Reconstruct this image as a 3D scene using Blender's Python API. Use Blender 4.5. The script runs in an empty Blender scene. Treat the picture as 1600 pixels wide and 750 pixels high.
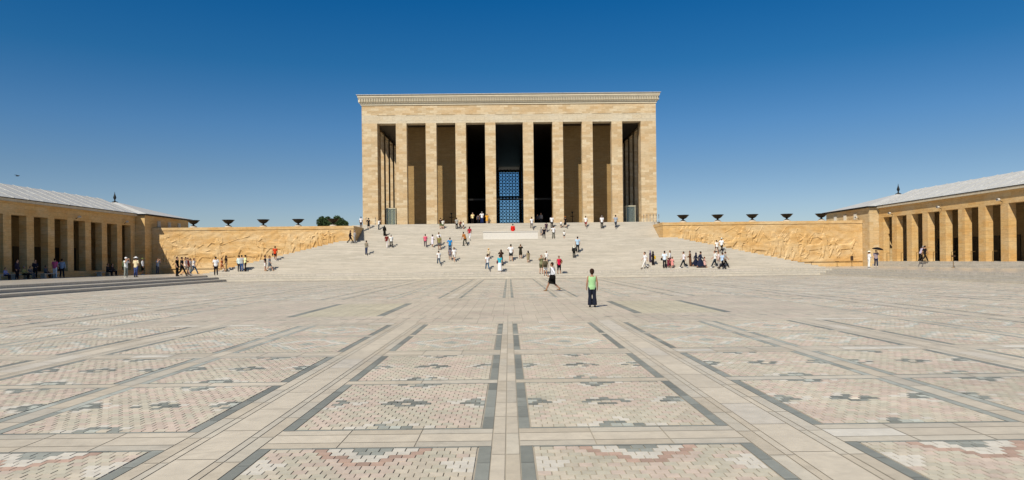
import bpy, bmesh, math, random
import numpy as np
from mathutils import Vector, Matrix, Euler
random.seed(7); rng = np.random.default_rng(7)
sc = bpy.context.scene
COL = sc.collection
R = math.radians
# ------------------------------------------------------------------ camera, sky, sun, exposure
F = 1110.0; EYE = 1.8
cam_d = bpy.data.cameras.new('camera'); cam = bpy.data.objects.new('camera', cam_d); COL.objects.link(cam)
cam_d.sensor_width = 36; cam_d.lens = F / 1600 * 36
cam_d.shift_x = -3 / 1600; cam_d.shift_y = 32 / 1600
cam_d.clip_end = 6000; cam_d.clip_start = 0.1
YAW = 0.0072; ROLL = 0.0111
_r = Vector((math.cos(YAW), -math.sin(YAW), 0)); _f = Vector((math.sin(YAW), math.cos(YAW), 0)); _u = Vector((0, 0, 1))
_r2 = _r * math.cos(ROLL) - _u * math.sin(ROLL); _u2 = _u * math.cos(ROLL) + _r * math.sin(ROLL)
cam.matrix_world = Matrix(((_r2.x, _u2.x, -_f.x, 0), (_r2.y, _u2.y, -_f.y, 0), (_r2.z, _u2.z, -_f.z, EYE), (0, 0, 0, 1)))
sc.camera = cam
sc.view_settings.view_transform = 'Standard'; sc.view_settings.look = 'None'
sc.view_settings.exposure = 0.0; sc.view_settings.gamma = 1.0
SUN = Vector((0.48, 0.85, -1.0)).normalized()
ELEV = math.asin(-SUN.z)
w = bpy.data.worlds.new('World'); sc.world = w; w.use_nodes = True
wn = w.node_tree; wn.nodes.clear()
sky = wn.nodes.new('ShaderNodeTexSky'); sky.sky_type = 'NISHITA'; sky.sun_disc = False
sky.sun_elevation = ELEV; sky.sun_rotation = math.atan2(-SUN.x, -SUN.y)
sky.altitude = 900; sky.air_density = 1.0; sky.dust_density = 0.4; sky.ozone_density = 3.0
bg = wn.nodes.new('ShaderNodeBackground'); bg.inputs[1].default_value = 0.08
wo = wn.nodes.new('ShaderNodeOutputWorld')
tcw = wn.nodes.new('ShaderNodeTexCoord'); sxw = wn.nodes.new('ShaderNodeSeparateXYZ'); wn.links.new(tcw.outputs['Generated'], sxw.inputs[0])
rw_ = wn.nodes.new('ShaderNodeValToRGB'); wn.links.new(sxw.outputs[2], rw_.inputs[0])
els = rw_.color_ramp.elements
for i, (p, c) in enumerate([(0, (.92, .90, .96)), (.07, (.82, .87, .96)), (.12, (.66, .80, .91)), (.18, (.46, .77, .98)), (.26, (.17, .66, .95)), (.36, (.03, .58, .98)), (.7, (.22, .62, .95))]):
    e = els[i] if i < 2 else els.new(p)
    e.position = p; e.color = c + (1,)
mw_ = wn.nodes.new('ShaderNodeMix'); mw_.data_type = 'RGBA'; mw_.blend_type = 'MULTIPLY'; mw_.inputs[0].default_value = 1
wn.links.new(sky.outputs[0], mw_.inputs[6]); wn.links.new(rw_.outputs[0], mw_.inputs[7]); wn.links.new(mw_.outputs[2], bg.inputs[0])
sc.cycles.diffuse_bounces = 2
wn.links.new(bg.outputs[0], wo.inputs[0])
sl = bpy.data.lights.new('sun', 'SUN'); sl.energy = 4.9; sl.angle = R(0.5); sl.color = (1.0, 0.93, 0.80)
so = bpy.data.objects.new('sun', sl); COL.objects.link(so)
so.rotation_euler = SUN.to_track_quat('-Z', 'Y').to_euler()

def ray(px, py):
    a = (px - 803) / F; b = -(py - 407) / F
    return (_f + _r2 * a + _u2 * b)
def at(px, py, Y):
    d = ray(px, py); t = Y / d.y
    return Vector((d.x * t, Y, EYE + d.z * t))
def px_per_m(Y): return F / Y

# ------------------------------------------------------------------ materials
def lin(c):
    if isinstance(c, str):
        c = [int(c[i:i+2], 16) / 255 for i in (0, 2, 4)]
    return tuple(((v + .055) / 1.055) ** 2.4 if v > .04045 else v / 12.92 for v in c)
MATS = {}
def new_mat(name):
    m = bpy.data.materials.new(name); m.use_nodes = True
    nt = m.node_tree; b = nt.nodes['Principled BSDF']
    return m, nt, b
def N(nt, t, **k):
    n = nt.nodes.new(t)
    for a, v in k.items(): setattr(n, a, v)
    return n
def plain(name, col, rough=.7, metal=0, noise=.12, scale=4.0, spec=.3):
    if name in MATS: return MATS[name]
    m, nt, b = new_mat(name); L = nt.links
    b.inputs['Roughness'].default_value = rough; b.inputs['Metallic'].default_value = metal
    b.inputs['Specular IOR Level'].default_value = spec
    tc = N(nt, 'ShaderNodeTexCoord'); no = N(nt, 'ShaderNodeTexNoise'); no.inputs['Scale'].default_value = scale; no.inputs['Detail'].default_value = 5
    L.new(tc.outputs['Object'], no.inputs['Vector'])
    mx = N(nt, 'ShaderNodeMix', data_type='RGBA')
    mx.inputs[6].default_value = tuple(c * (1 - noise * 1.6) for c in col) + (1,); mx.inputs[7].default_value = tuple(min(1, c * (1 + noise)) for c in col) + (1,)
    L.new(no.outputs[0], mx.inputs[0]); L.new(mx.outputs[2], b.inputs['Base Color'])
    MATS[name] = m; return m
def stone(name, c1, c2, c3, bw=1.2, bh=.45, mortar=None, floor=False, rough=.75, stain=.55, bump=.25, sx=.35, spec=.3, msize=.012, streak=None, fine=None):
    """dressed stone in courses: block to block tone, cloudy veins, joints"""
    m, nt, b = new_mat(name); L = nt.links
    b.inputs['Roughness'].default_value = rough; b.inputs['Specular IOR Level'].default_value = spec
    g = N(nt, 'ShaderNodeNewGeometry'); s = N(nt, 'ShaderNodeSeparateXYZ'); L.new(g.outputs['Position'], s.inputs[0])
    cb = N(nt, 'ShaderNodeCombineXYZ')
    if floor:
        L.new(s.outputs[0], cb.inputs[0]); L.new(s.outputs[1], cb.inputs[1])
    else:
        ad = N(nt, 'ShaderNodeMath', operation='ADD'); L.new(s.outputs[0], ad.inputs[0]); L.new(s.outputs[1], ad.inputs[1])
        L.new(ad.outputs[0], cb.inputs[0]); L.new(s.outputs[2], cb.inputs[1])
    br = N(nt, 'ShaderNodeTexBrick'); L.new(cb.outputs[0], br.inputs['Vector'])
    br.inputs['Color1'].default_value = c1 + (1,); br.inputs['Color2'].default_value = c2 + (1,)
    br.inputs['Mortar'].default_value = (mortar or tuple(c * .55 for c in c1)) + (1,)
    br.inputs['Scale'].default_value = 1; br.inputs['Mortar Size'].default_value = msize; br.inputs['Mortar Smooth'].default_value = .3
    br.inputs['Brick Width'].default_value = bw; br.inputs['Row Height'].default_value = bh; br.inputs['Bias'].default_value = -.1
    mp = N(nt, 'ShaderNodeMapping'); mp.inputs['Scale'].default_value = (sx, sx, sx * 2.2) if not streak else streak
    L.new(g.outputs['Position'], mp.inputs['Vector'])
    n1 = N(nt, 'ShaderNodeTexNoise'); n1.inputs['Scale'].default_value = 1; n1.inputs['Detail'].default_value = 8; n1.inputs['Roughness'].default_value = .65
    L.new(mp.outputs[0], n1.inputs['Vector'])
    rp = N(nt, 'ShaderNodeValToRGB'); rp.color_ramp.elements[0].position = .42; rp.color_ramp.elements[1].position = .68
    rp.color_ramp.elements[0].color = (0, 0, 0, 1); rp.color_ramp.elements[1].color = (stain,) * 3 + (1,)
    L.new(n1.outputs[0], rp.inputs[0])
    m1 = N(nt, 'ShaderNodeMix', data_type='RGBA'); L.new(rp.outputs[0], m1.inputs[0]); L.new(br.outputs[0], m1.inputs[6]); m1.inputs[7].default_value = c3 + (1,)
    n2 = N(nt, 'ShaderNodeTexNoise'); n2.inputs['Scale'].default_value = 3.5; n2.inputs['Detail'].default_value = 9; n2.inputs['Roughness'].default_value = .7
    mp2 = N(nt, 'ShaderNodeMapping'); mp2.inputs['Scale'].default_value = fine or ((.6, .6, 2.5) if not floor else (1, 1, 1))
    L.new(g.outputs['Position'], mp2.inputs['Vector']); L.new(mp2.outputs[0], n2.inputs['Vector'])
    mr = N(nt, 'ShaderNodeMapRange'); mr.inputs[1].default_value = .3; mr.inputs[2].default_value = .7; mr.inputs[3].default_value = .78; mr.inputs[4].default_value = 1.14
    L.new(n2.outputs[0], mr.inputs[0])
    m2 = N(nt, 'ShaderNodeVectorMath', operation='SCALE'); L.new(m1.outputs[2], m2.inputs[0]); L.new(mr.outputs[0], m2.inputs[3])
    L.new(m2.outputs[0], b.inputs['Base Color'])
    bp = N(nt, 'ShaderNodeBump'); bp.inputs['Strength'].default_value = bump; bp.inputs['Distance'].default_value = .03
    L.new(n2.outputs[0], bp.inputs['Height']); L.new(bp.outputs[0], b.inputs['Normal'])
    return m
def attr_mat(name, rough=.7, spec=.3, bump=.15, nscale=9):
    m, nt, b = new_mat(name); L = nt.links
    b.inputs['Roughness'].default_value = rough; b.inputs['Specular IOR Level'].default_value = spec
    a = N(nt, 'ShaderNodeAttribute', attribute_name='tint')
    g = N(nt, 'ShaderNodeNewGeometry')
    n = N(nt, 'ShaderNodeTexNoise'); n.inputs['Scale'].default_value = nscale; n.inputs['Detail'].default_value = 8; n.inputs['Roughness'].default_value = .7
    L.new(g.outputs['Position'], n.inputs['Vector'])
    n3 = N(nt, 'ShaderNodeTexNoise'); n3.inputs['Scale'].default_value = .35; n3.inputs['Detail'].default_value = 4
    L.new(g.outputs['Position'], n3.inputs['Vector'])
    mr = N(nt, 'ShaderNodeMapRange'); mr.inputs[1].default_value = .3; mr.inputs[2].default_value = .7; mr.inputs[3].default_value = .87; mr.inputs[4].default_value = 1.1
    L.new(n.outputs[0], mr.inputs[0])
    mr3 = N(nt, 'ShaderNodeMapRange'); mr3.inputs[1].default_value = .3; mr3.inputs[2].default_value = .7; mr3.inputs[3].default_value = .88; mr3.inputs[4].default_value = 1.08
    L.new(n3.outputs[0], mr3.inputs[0])
    mu = N(nt, 'ShaderNodeMath', operation='MULTIPLY'); L.new(mr.outputs[0], mu.inputs[0]); L.new(mr3.outputs[0], mu.inputs[1])
    n4 = N(nt, 'ShaderNodeTexNoise'); n4.inputs['Scale'].default_value = .9; n4.inputs['Detail'].default_value = 10; n4.inputs['Roughness'].default_value = .75; n4.inputs['Distortion'].default_value = .8
    L.new(g.outputs['Position'], n4.inputs['Vector'])
    mr4 = N(nt, 'ShaderNodeMapRange'); mr4.inputs[1].default_value = .54; mr4.inputs[2].default_value = .70; mr4.inputs[3].default_value = 1.03; mr4.inputs[4].default_value = .80
    L.new(n4.outputs[0], mr4.inputs[0])
    mu2 = N(nt, 'ShaderNodeMath', operation='MULTIPLY'); L.new(mu.outputs[0], mu2.inputs[0]); L.new(mr4.outputs[0], mu2.inputs[1]); mu = mu2
    sv = N(nt, 'ShaderNodeVectorMath', operation='SCALE'); L.new(a.outputs['Color'], sv.inputs[0]); L.new(mu.outputs[0], sv.inputs[3])
    L.new(sv.outputs[0], b.inputs['Base Color'])
    bp = N(nt, 'ShaderNodeBump'); bp.inputs['Strength'].default_value = bump; bp.inputs['Distance'].default_value = .01
    L.new(n.outputs[0], bp.inputs['Height']); L.new(bp.outputs[0], b.inputs['Normal'])
    return m

FACADE = stone('facade_travertine', (.52, .38, .215), (.70, .58, .39), (.60, .37, .16), 1.1, .36, stain=.5, mortar=(.52, .40, .25))
CREAM = stone('pale_lintel_stone', (.64, .56, .42), (.60, .50, .35), (.56, .42, .24), 1.3, .6, stain=.4)
CORN = plain('carved_cornice_stone', (.68, .60, .45), .7, noise=.1, scale=1.5)
INNER = stone('inner_shade_stone', (.34, .22, .09), (.38, .255, .11), (.27, .16, .055), 1.3, .42, stain=.4, mortar=(.25, .17, .08))  # stone tone lowered: porch and gallery shade painted into the colour
GALLERY = stone('warm_gallery_stone', (.62, .36, .125), (.68, .45, .19), (.70, .55, .33), 1.1, .38, stain=.5, mortar=(.44, .27, .1))
TOWERST = stone('pale_tower_stone', (.56, .40, .20), (.62, .49, .30), (.60, .38, .17), 1.2, .36, stain=.5, mortar=(.42, .3, .15))
RELIEF = stone('ochre_relief_stone', (.60, .36, .135), (.65, .415, .17), (.70, .54, .32), 1.6, .62, stain=.75, bump=.5, mortar=(.42, .24, .08))
STAIRST = stone('stair_stone', (.49, .445, .365), (.57, .52, .435), (.64, .57, .475), 2.3, 3.8 / 24, stain=.6, streak=(.10, 2.4, 3.2), rough=.6, mortar=(.40, .36, .30), fine=(.25, 3, 5), bump=.1)  # block joints; the mortar line per riser also paints a nosing shadow
PLATFORM = stone('polished_platform_stone', (.53, .48, .39), (.58, .52, .44), (.50, .46, .40), 1.5, .9, floor=True, rough=.32, spec=.5, stain=.4, bump=.03)
TREAD = stone('low_step_stone', (.53, .48, .40), (.57, .52, .43), (.48, .44, .37), 2.3, .2, rough=.6, mortar=(.42, .38, .31))
LEAD = stone('grey_lead_roof', (.56, .55, .51), (.61, .60, .56), (.50, .49, .46), .6, 1.6, mortar=(.55, .54, .50), floor=True, rough=.5, stain=.4, bump=.05)
DARKM = plain('hall_shade_stone', (.035, .026, .018), .5)  # near black colour carries the darkness of the hall interior
BRONZE = plain('dark_bronze', (.025, .024, .022), .45, .6)
STEEL = plain('dull_steel', (.30, .30, .30), .4, .8)
BRASS = plain('brass_rail', (.25, .15, .05), .4, .7)
WHITE = plain('white_marble', (.68, .64, .57), .5, noise=.05)
DOORM = plain('dark_door', (.02, .016, .013), .4)
BLOCKT = attr_mat('paving_bricks', rough=.62)
SLABT = attr_mat('paving_slabs', rough=.55, nscale=5)

# ------------------------------------------------------------------ helpers
def link(name, me, mat=None, parent=None):
    o = bpy.data.objects.new(name, me); COL.objects.link(o)
    if mat is not None and me is not None and len(me.materials) == 0: me.materials.append(mat)
    if parent: o.parent = parent
    return o
def tag(o, label=None, cat=None, group=None, kind=None):
    if label: o['label'] = label
    if cat: o['category'] = cat
    if group: o['group'] = group
    if kind: o['kind'] = kind
    return o
def empty(name, loc=(0, 0, 0), rz=0):
    o = bpy.data.objects.new(name, None); COL.objects.link(o); o.location = loc; o.rotation_euler = (0, 0, rz); o.empty_display_size = .3
    return o
class MB:
    def __init__(s): s.v = []; s.f = []
    def box(s, x0, x1, y0, y1, z0, z1):
        if x0 > x1: x0, x1 = x1, x0
        if y0 > y1: y0, y1 = y1, y0
        n = len(s.v)
        s.v += [(x0, y0, z0), (x1, y0, z0), (x1, y1, z0), (x0, y1, z0), (x0, y0, z1), (x1, y0, z1), (x1, y1, z1), (x0, y1, z1)]
        s.f += [tuple(n + i for i in q) for q in ((0, 3, 2, 1), (4, 5, 6, 7), (0, 1, 5, 4), (1, 2, 6, 5), (2, 3, 7, 6), (3, 0, 4, 7))]
        return s
    def poly(s, pts):
        n = len(s.v); s.v += [tuple(p) for p in pts]; s.f.append(tuple(range(n, n + len(pts)))); return s
    def prism(s, pts, vec):
        """closed polygon pts extruded along vec"""
        n = len(s.v); k = len(pts); vec = Vector(vec)
        s.v += [tuple(p) for p in pts] + [tuple(Vector(p) + vec) for p in pts]
        s.f.append(tuple(range(n + k - 1, n - 1, -1))); s.f.append(tuple(range(n + k, n + 2 * k)))
        for i in range(k):
            j = (i + 1) % k; s.f.append((n + i, n + j, n + k + j, n + k + i))
        return s
    def loft(s, pts, n=10):
        """pts: (centre, rx, ry)"""
        base = len(s.v); P = [Vector(p[0]) for p in pts]
        for i, (c, rx, ry) in enumerate(pts):
            a = P[max(0, i - 1)]; b = P[min(len(P) - 1, i + 1)]
            t = (b - a).normalized() if (b - a).length > 1e-6 else Vector((0, 0, 1))
            q = Vector((0, 0, 1)).rotation_difference(t) if t.z >= 0 else Vector((0, 0, -1)).rotation_difference(t)
            for k in range(n):
                an = 2 * math.pi * k / n
                s.v.append(tuple(P[i] + q @ Vector((rx * math.cos(an), ry * math.sin(an), 0))))
        for i in range(len(pts) - 1):
            for k in range(n):
                a = base + i * n + k; b = base + i * n + (k + 1) % n
                s.f.append((a, b, b + n, a + n))
        s.f.append(tuple(range(base + n - 1, base - 1, -1))); s.f.append(tuple(range(base + (len(pts) - 1) * n, base + len(pts) * n)))
        return s
    def tube(s, pts, r, n=8): return s.loft([(p, r, r) for p in pts], n)
    def ball(s, c, rx, ry, rz, n=12, m=8):
        c = Vector(c); pts = []
        for i in range(m + 1):
            a = -math.pi / 2 + math.pi * i / m
            k = max(.02, math.cos(a)); pts.append((c + Vector((0, 0, math.sin(a) * rz)), rx * k, ry * k))
        return s.loft(pts, n)
    def lathe(s, prof, c=(0, 0, 0), n=24):
        return s.loft([((c[0], c[1], c[2] + z), r, r) for r, z in prof], n) if all(prof[i][1] < prof[i + 1][1] for i in range(len(prof) - 1)) else s._lathe(prof, c, n)
    def _lathe(s, prof, c, n):
        base = len(s.v)
        for r, z in prof:
            for k in range(n):
                an = 2 * math.pi * k / n; s.v.append((c[0] + r * math.cos(an), c[1] + r * math.sin(an), c[2] + z))
        for i in range(len(prof) - 1):
            for k in range(n):
                a = base + i * n + k; b = base + i * n + (k + 1) % n; s.f.append((a, b, b + n, a + n))
        return s
    def mesh(s, name, smooth=False):
        me = bpy.data.meshes.new(name); me.from_pydata(s.v, [], s.f)
        bm = bmesh.new(); bm.from_mesh(me); bmesh.ops.recalc_face_normals(bm, faces=bm.faces); bm.to_mesh(me); bm.free()
        if smooth: me.polygons.foreach_set('use_smooth', [True] * len(me.polygons))
        me.update(); return me
    def build(s, name, mat, parent=None, smooth=False):
        return link(name, s.mesh(name, smooth), mat, parent)
def part(name, mat, parent, *boxes):
    m = MB()
    for b in boxes: m.box(*b)
    return m.build(name, mat, parent)
def copy_tree(o, parent=None):
    c = o.copy(); COL.objects.link(c)
    if parent: c.parent = parent
    for ch in list(o.children): copy_tree(ch, c)
    return c
def np_mesh(name, V, Fq, tint, mat):
    me = bpy.data.meshes.new(name)
    me.vertices.add(len(V)); me.vertices.foreach_set('co', np.ascontiguousarray(V, np.float32).ravel())
    nf = len(Fq); me.loops.add(nf * 4); me.loops.foreach_set('vertex_index', np.ascontiguousarray(Fq, np.int32).ravel())
    me.polygons.add(nf); me.polygons.foreach_set('loop_start', np.arange(0, nf * 4, 4, dtype=np.int32))
    if hasattr(me.polygons[0], 'loop_total'):
        try: me.polygons.foreach_set('loop_total', np.full(nf, 4, np.int32))
        except Exception: pass
    at_ = me.attributes.new('tint', 'FLOAT_COLOR', 'FACE')
    at_.data.foreach_set('color', np.ascontiguousarray(np.c_[tint, np.ones(len(tint))], np.float32).ravel())
    me.update(calc_edges=True); me.validate()
    me.polygons.foreach_set('use_smooth', [False] * len(me.polygons))
    me.materials.append(mat)
    return me

# ------------------------------------------------------------------ ground, plaza, platform
XL, XR, YF = -28.6, 31.6, 72.0
STX, STR, STY = (0, 1.3, 3.0), (0, 1.2, 2.4), (0, 1.3, 2.6)       # the sunken court
PZ = .6
g = MB().poly([(-2500, -800, -.35), (2500, -800, -.35), (2500, 4200, -.35), (-2500, 4200, -.35)])
tag(g.build('ground', plain('dry_ground', (.20, .19, .12), .9, scale=.05)), kind='structure')
JOINT = plain('paving_joint', (.42, .37, .29), .85)
part('plaza_floor', JOINT, None, (XL - 1.2, XR + 1.2, -14, YF + 1, -.3, -.006))
bpy.data.objects['plaza_floor']['kind'] = 'structure'
PX, GN, WX = 2.26, .27, .90          # panel width, narrow joint strip, wide band
PY, GY, WY = 2.85, .28, .72
# palette (linear)
CRM = np.array((.60, .525, .405)); PNK = np.array((.615, .50, .40)); GRN = np.array((.565, .515, .395)); WHT = np.array((.70, .645, .54))
GRY = np.array((.27, .275, .235)); DGR = np.array((.20, .205, .175)); RED = np.array((.38, .265, .20))
rects = []   # (x0,x1,y0,y1,colour,z)
bricks = []  # raised bricks near
XC = -.05
xs = []      # panel x intervals
per = 2 * PX + GN + WX
for k in range(-7, 8):
    c = XC + k * per
    xs.append((c - GN / 2 - PX, c - GN / 2)); xs.append((c + GN / 2, c + GN / 2 + PX))
ys = []
perY = 2 * PY + GY + WY
for k in range(-3, 12):
    y0 = 7.62 + k * perY
    ys.append((y0, y0 + PY)); ys.append((y0 + PY + GY, y0 + 2 * PY + GY))
inx = lambda a, b: a > XL - .01 and b < XR + .01
def tone(base, var=.05):
    return base * (1 + random.uniform(-var, var)) 
def slabs(x0, x1, y0, y1, lx, ly, base, z=0.0, var=.06, off=None):
    """fill a rectangle with slabs, lx by ly"""
    nx = max(1, round((x1 - x0) / lx)); ny = max(1, round((y1 - y0) / ly))
    gx = (x1 - x0) / nx; gy = (y1 - y0) / ny; j = .006
    for i in range(nx):
        for k in range(ny):
            rects.append((x0 + i * gx + j, x0 + (i + 1) * gx - j, y0 + k * gy + j, y0 + (k + 1) * gy - j, tone(base[random.randrange(len(base))], var), z))
BANDC = [CRM * (.98, .98, .98), CRM * (.93, .92, .90), np.array((.57, .51, .40)), np.array((.54, .485, .385))]
def wide_side(a):
    for p in xs:
        if abs(a - p[0]) < .01 or abs(a + .125 - p[1]) < .01:
            c = p[0] if abs(a - p[0]) < .01 else p[1]
            near = min(abs(c - q) for w_ in xs for q in w_ if abs(c - q) > .01)
            return near > .5 or abs(c - XC) < .3
    return True
def panel(x0, x1, y0, y1, far, style, plainish=False):
    B = .125
    # grey border: side strips and one thin line at front and back
    for (a, b) in ((x0, x0 + B), (x1 - B, x1)):
        if (a == x0) != (abs(x0 - XC) < .2 or x0 > XC) or True:
            n = max(1, int((y1 - y0) / .55)); gy = (y1 - y0) / n
            for k in range(n):
                rects.append((a + .004, b - .004, y0 + k * gy + .004, y0 + (k + 1) * gy - .004, tone(GRY if random.random() < .6 else DGR * 1.15, .16) * ((1.45 if far and k % 2 else 1) * (1.0 if wide_side(a) else 1.55)), 0))
    for (a, b) in ((y0, y0 + .05), (y1 - .04, y1)):
        n = 5; gx = (x1 - x0 - 2 * B) / n
        for k in range(n):
            rects.append((x0 + B + k * gx + .003, x0 + B + (k + 1) * gx - .003, a, b, tone(GRY, .15), 0))
    ix0, ix1, iy0, iy1 = x0 + B + .01, x1 - B - .01, y0 + .06, y1 - .05
    nx, ny = 16, 24
    gx = (ix1 - ix0) / nx; gy = (iy1 - iy0) / ny
    ph = random.uniform(0, 6.3); ph2 = random.uniform(0, 6.3)
    for j in range(ny):
        sh = .5 if j % 2 else 0
        for i in range(-1, nx):
            a = ix0 + (i + sh) * gx; b = a + gx
            if sh == 0 and i == -1: continue
            a = max(a, ix0); b = min(b, ix1)
            if b - a < .02: continue
            u = ((a + b) / 2 - (ix0 + ix1) / 2) / gx; v = j - (ny - 1) / 2
            # cloud of pink and cream
            s_ = math.sin(u * .55 + ph) + math.sin(v * .21 + ph2) + .8 * math.sin(u * .4 + v * .16)
            r = random.random()
            if s_ > .5: c = PNK if r < .62 else (CRM if r < .85 else GRN)
            elif s_ < -.7: c = GRN if r < .45 else (CRM if r < .85 else PNK)
            else: c = CRM if r < .55 else (PNK if r < .8 else GRN)
            c = c * random.uniform(.90, 1.06)
            md = lambda cu, cv: abs(u - cu) * 1.0 + abs(v - cv) * 1.15
            if style == 0:
                d = md(0, 0)
                if d < 2.6 and random.random() < .85: c = (DGR if .9 < d else CRM) * random.uniform(.9, 1.4)
                elif 2.6 <= d < 3.5 and random.random() < .4: c = WHT * .9
                for (cu, cv) in ((0, -ny / 2), (0, ny / 2), (-nx / 2, 0), (nx / 2, 0)):
                    d = md(cu, cv)
                    if d < 2.9 and random.random() < .8: c = (DGR * 1.1 if d > 1.3 else GRY * 1.5) * random.uniform(.9, 1.4)
                    elif 2.9 <= d < 4.2 and random.random() < .7: c = WHT * random.uniform(.86, .98)
            elif style == 1:
                d = abs(u) * 1.15 + abs(v - ny / 2 + .5) * 1.1
                if d < 2.2: c = GRY * random.uniform(1.0, 1.4)
                elif d < 4.3: c = WHT * random.uniform(.9, 1.0)
                elif d < 5.7: c = RED * random.uniform(1.05, 1.5)
                d2 = abs(abs(u) - 7.4) * 1.1 + abs(v - 7) * .8
                if d2 < 2.0: c = WHT * .95
                d = md(0, -6)
                if d < 1.6: c = RED * 1.8
            elif style == 2:
                d = abs(u) * 1.0 + abs(v) * .8
                if 5.2 < d < 6.6: c = WHT * random.uniform(.88, 1)
                elif 6.6 <= d < 7.6: c = GRY * random.uniform(1.5, 2.2)
                elif d < 1.8: c = GRY * random.uniform(1.3, 1.8)
            bricks.append((a + .0055, b - .0055, iy0 + j * gy + .0035, iy0 + (j + 1) * gy - .0035, c, 0 if far else .003 + random.uniform(-.002, .002)))
yk = sorted(ys)
sx0 = min(x0 for x0, x1 in xs if x0 > -13.2 and inx(x0, x1)); sx1 = max(x1 for x0, x1 in xs if x1 < 13.2 and inx(x0, x1))
for yi, (y0, y1) in enumerate(yk):
    if y0 < 1.0 or y1 > 69.9: continue
    special = 20.6 < y0 < 33
    for xi, (x0, x1) in enumerate(sorted(xs)):
        if not inx(x0, x1): continue
        if special and x0 > sx0 - .01 and x1 < sx1 + .01: continue
        far = y0 > 26
        near_row = y0 < 6.9
        st = 1 if near_row else (0 if y0 < 14 else (2 if y0 < 20.5 else random.choice((0, 2))))
        if near_row and y0 < 3: st = 0
        panel(x0, x1, y0, y1, far, st)
# centre crossing: plain ground with broad grey bars, as a medallion row before the stairs
def quadstrip(x0, x1, y0, y1, col, lx=.6, ly=.6): slabs(x0, x1, y0, y1, lx, ly, [col])
sx0 = min(x0 for x0, x1 in xs if x0 > -13.2 and inx(x0, x1)); sx1 = max(x1 for x0, x1 in xs if x1 < 13.2 and inx(x0, x1))
yy0 = 7.62 + 2 * perY; yy1 = 7.62 + 4 * perY - WY
n = 26
slabs(sx0, sx1, yy0, yy0 + 2.6, .45, .33, [CRM, CRM * .95, (CRM + PNK) / 2], var=.05)
slabs(sx0, sx1, yy0 + 9.6, yy1, .45, .33, [CRM, CRM * .95, (CRM + PNK) / 2], var=.05)
ym0, ym1 = yy0 + 2.6, yy0 + 9.6
cx = [sx0]
bars = [-7.3, -4.3, 4.3, 7.3]
for bx in bars: cx += [bx - .13, bx + .13]
cx += [sx1]
for i in range(0, len(cx), 2):
    a, b = cx[i], cx[i + 1]
    yel = (i == 2 or i == 6)
    slabs(a, b, ym0, ym1, .4, .33, [CRM * (.97, .99, .92)] if yel else [CRM, CRM * .96, (CRM + PNK) / 2], var=.05)
for bx in bars: slabs(bx - .13, bx + .13, ym0, ym1, .26, .6, [DGR * 1.2, GRY], var=.15)
for q in range(46):   # dashes of dark bricks along the crossing's edges
    x = sx0 + (sx1 - sx0) * (q + .5) / 46
    for yl in (yy0 + 1.3, ym0 + 4.9, yy1 - 1.4):
        if random.random() < .75: rects.append((x - .14, x + .12, yl, yl + .10, tone(GRY * 1.5, .2), .004))
# narrow strips and wide bands along y
sxs = sorted(p for p in xs if inx(*p))
for i in range(len(sxs) - 1):
    a, b = sxs[i][1], sxs[i + 1][0]; wdt = b - a
    def run(y0, y1):
        if wdt > .5:
            e = [a, a + .16, a + .25, b - .25, b - .16, b]
            for q in range(5):
                slabs(e[q], e[q + 1], y0, y1, 5, .9 if q != 2 else 1.1, BANDC if q != 2 else [CRM * 1.03, CRM, np.array((.60, .54, .44))], var=.05)
        elif abs((a + b) / 2 - XC) < .3:
            slabs(a, (a + b) / 2, y0, y1, 5, .8, BANDC); slabs((a + b) / 2, b, y0, y1, 5, .8, BANDC)
        else:
            slabs(a, b, y0, y1, 5, .8, BANDC)
    if a > sx0 and b < sx1: run(1, yy0); run(yy1, 70)
    else: run(1, 70)
# cross bands
for i in range(len(yk) - 1):
    a, b = yk[i][1], yk[i + 1][0]
    if a < 1 or b > 70.1: continue
    for p in sxs:
        if a > yy0 - .01 and b < yy1 + .01 and p[0] > sx0 - .01 and p[1] < sx1 + .01: continue
        if b - a > .5:
            slabs(p[0], p[1], a, a + .2, .9, 5, BANDC); slabs(p[0], p[1], a + .2, b - .2, .8, 5, [CRM * 1.03, CRM, np.array((.68, .63, .53)), CRM * .92]); slabs(p[0], p[1], b - .2, b, .9, 5, BANDC)
        else: slabs(p[0], p[1], a, b, 1.1, 5, BANDC)
e0, e1 = sxs[0][0], sxs[-1][1]
slabs(XL, e0, 1, YF, .7, .9, BANDC); slabs(e1, XR, 1, YF, .7, .9, BANDC); slabs(e0, e1, 70, YF, 1.2, .6, BANDC); slabs(XL, XR, -12, 1, .9, .9, BANDC)
A = np.array([r[:4] for r in rects]); T = np.array([r[4] for r in rects]); Z = np.array([r[5] for r in rects])
def flatquads(A, Z):
    n = len(A); V = np.empty((n, 4, 3)); V[:, :, 2] = Z[:, None]
    V[:, 0, 0] = A[:, 0]; V[:, 1, 0] = A[:, 1]; V[:, 2, 0] = A[:, 1]; V[:, 3, 0] = A[:, 0]
    V[:, 0, 1] = A[:, 2]; V[:, 1, 1] = A[:, 2]; V[:, 2, 1] = A[:, 3]; V[:, 3, 1] = A[:, 3]
    return V
V = flatquads(A, Z).reshape(-1, 3); Fq = np.arange(len(V)).reshape(-1, 4)
tag(link('plaza_paving_slabs', np_mesh('plaza_paving_slabs', V, Fq, np.clip(T, 0, 1), SLABT)), kind='structure')
A = np.array([r[:4] for r in bricks]); T = np.array([r[4] for r in bricks]); Z = np.array([r[5] for r in bricks])
top = flatquads(A, Z); bot = flatquads(A, np.full(len(A), -.004)); Vb = np.concatenate([top, bot], 1).reshape(-1, 3)
b0 = np.arange(len(A))[:, None] * 8
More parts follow.
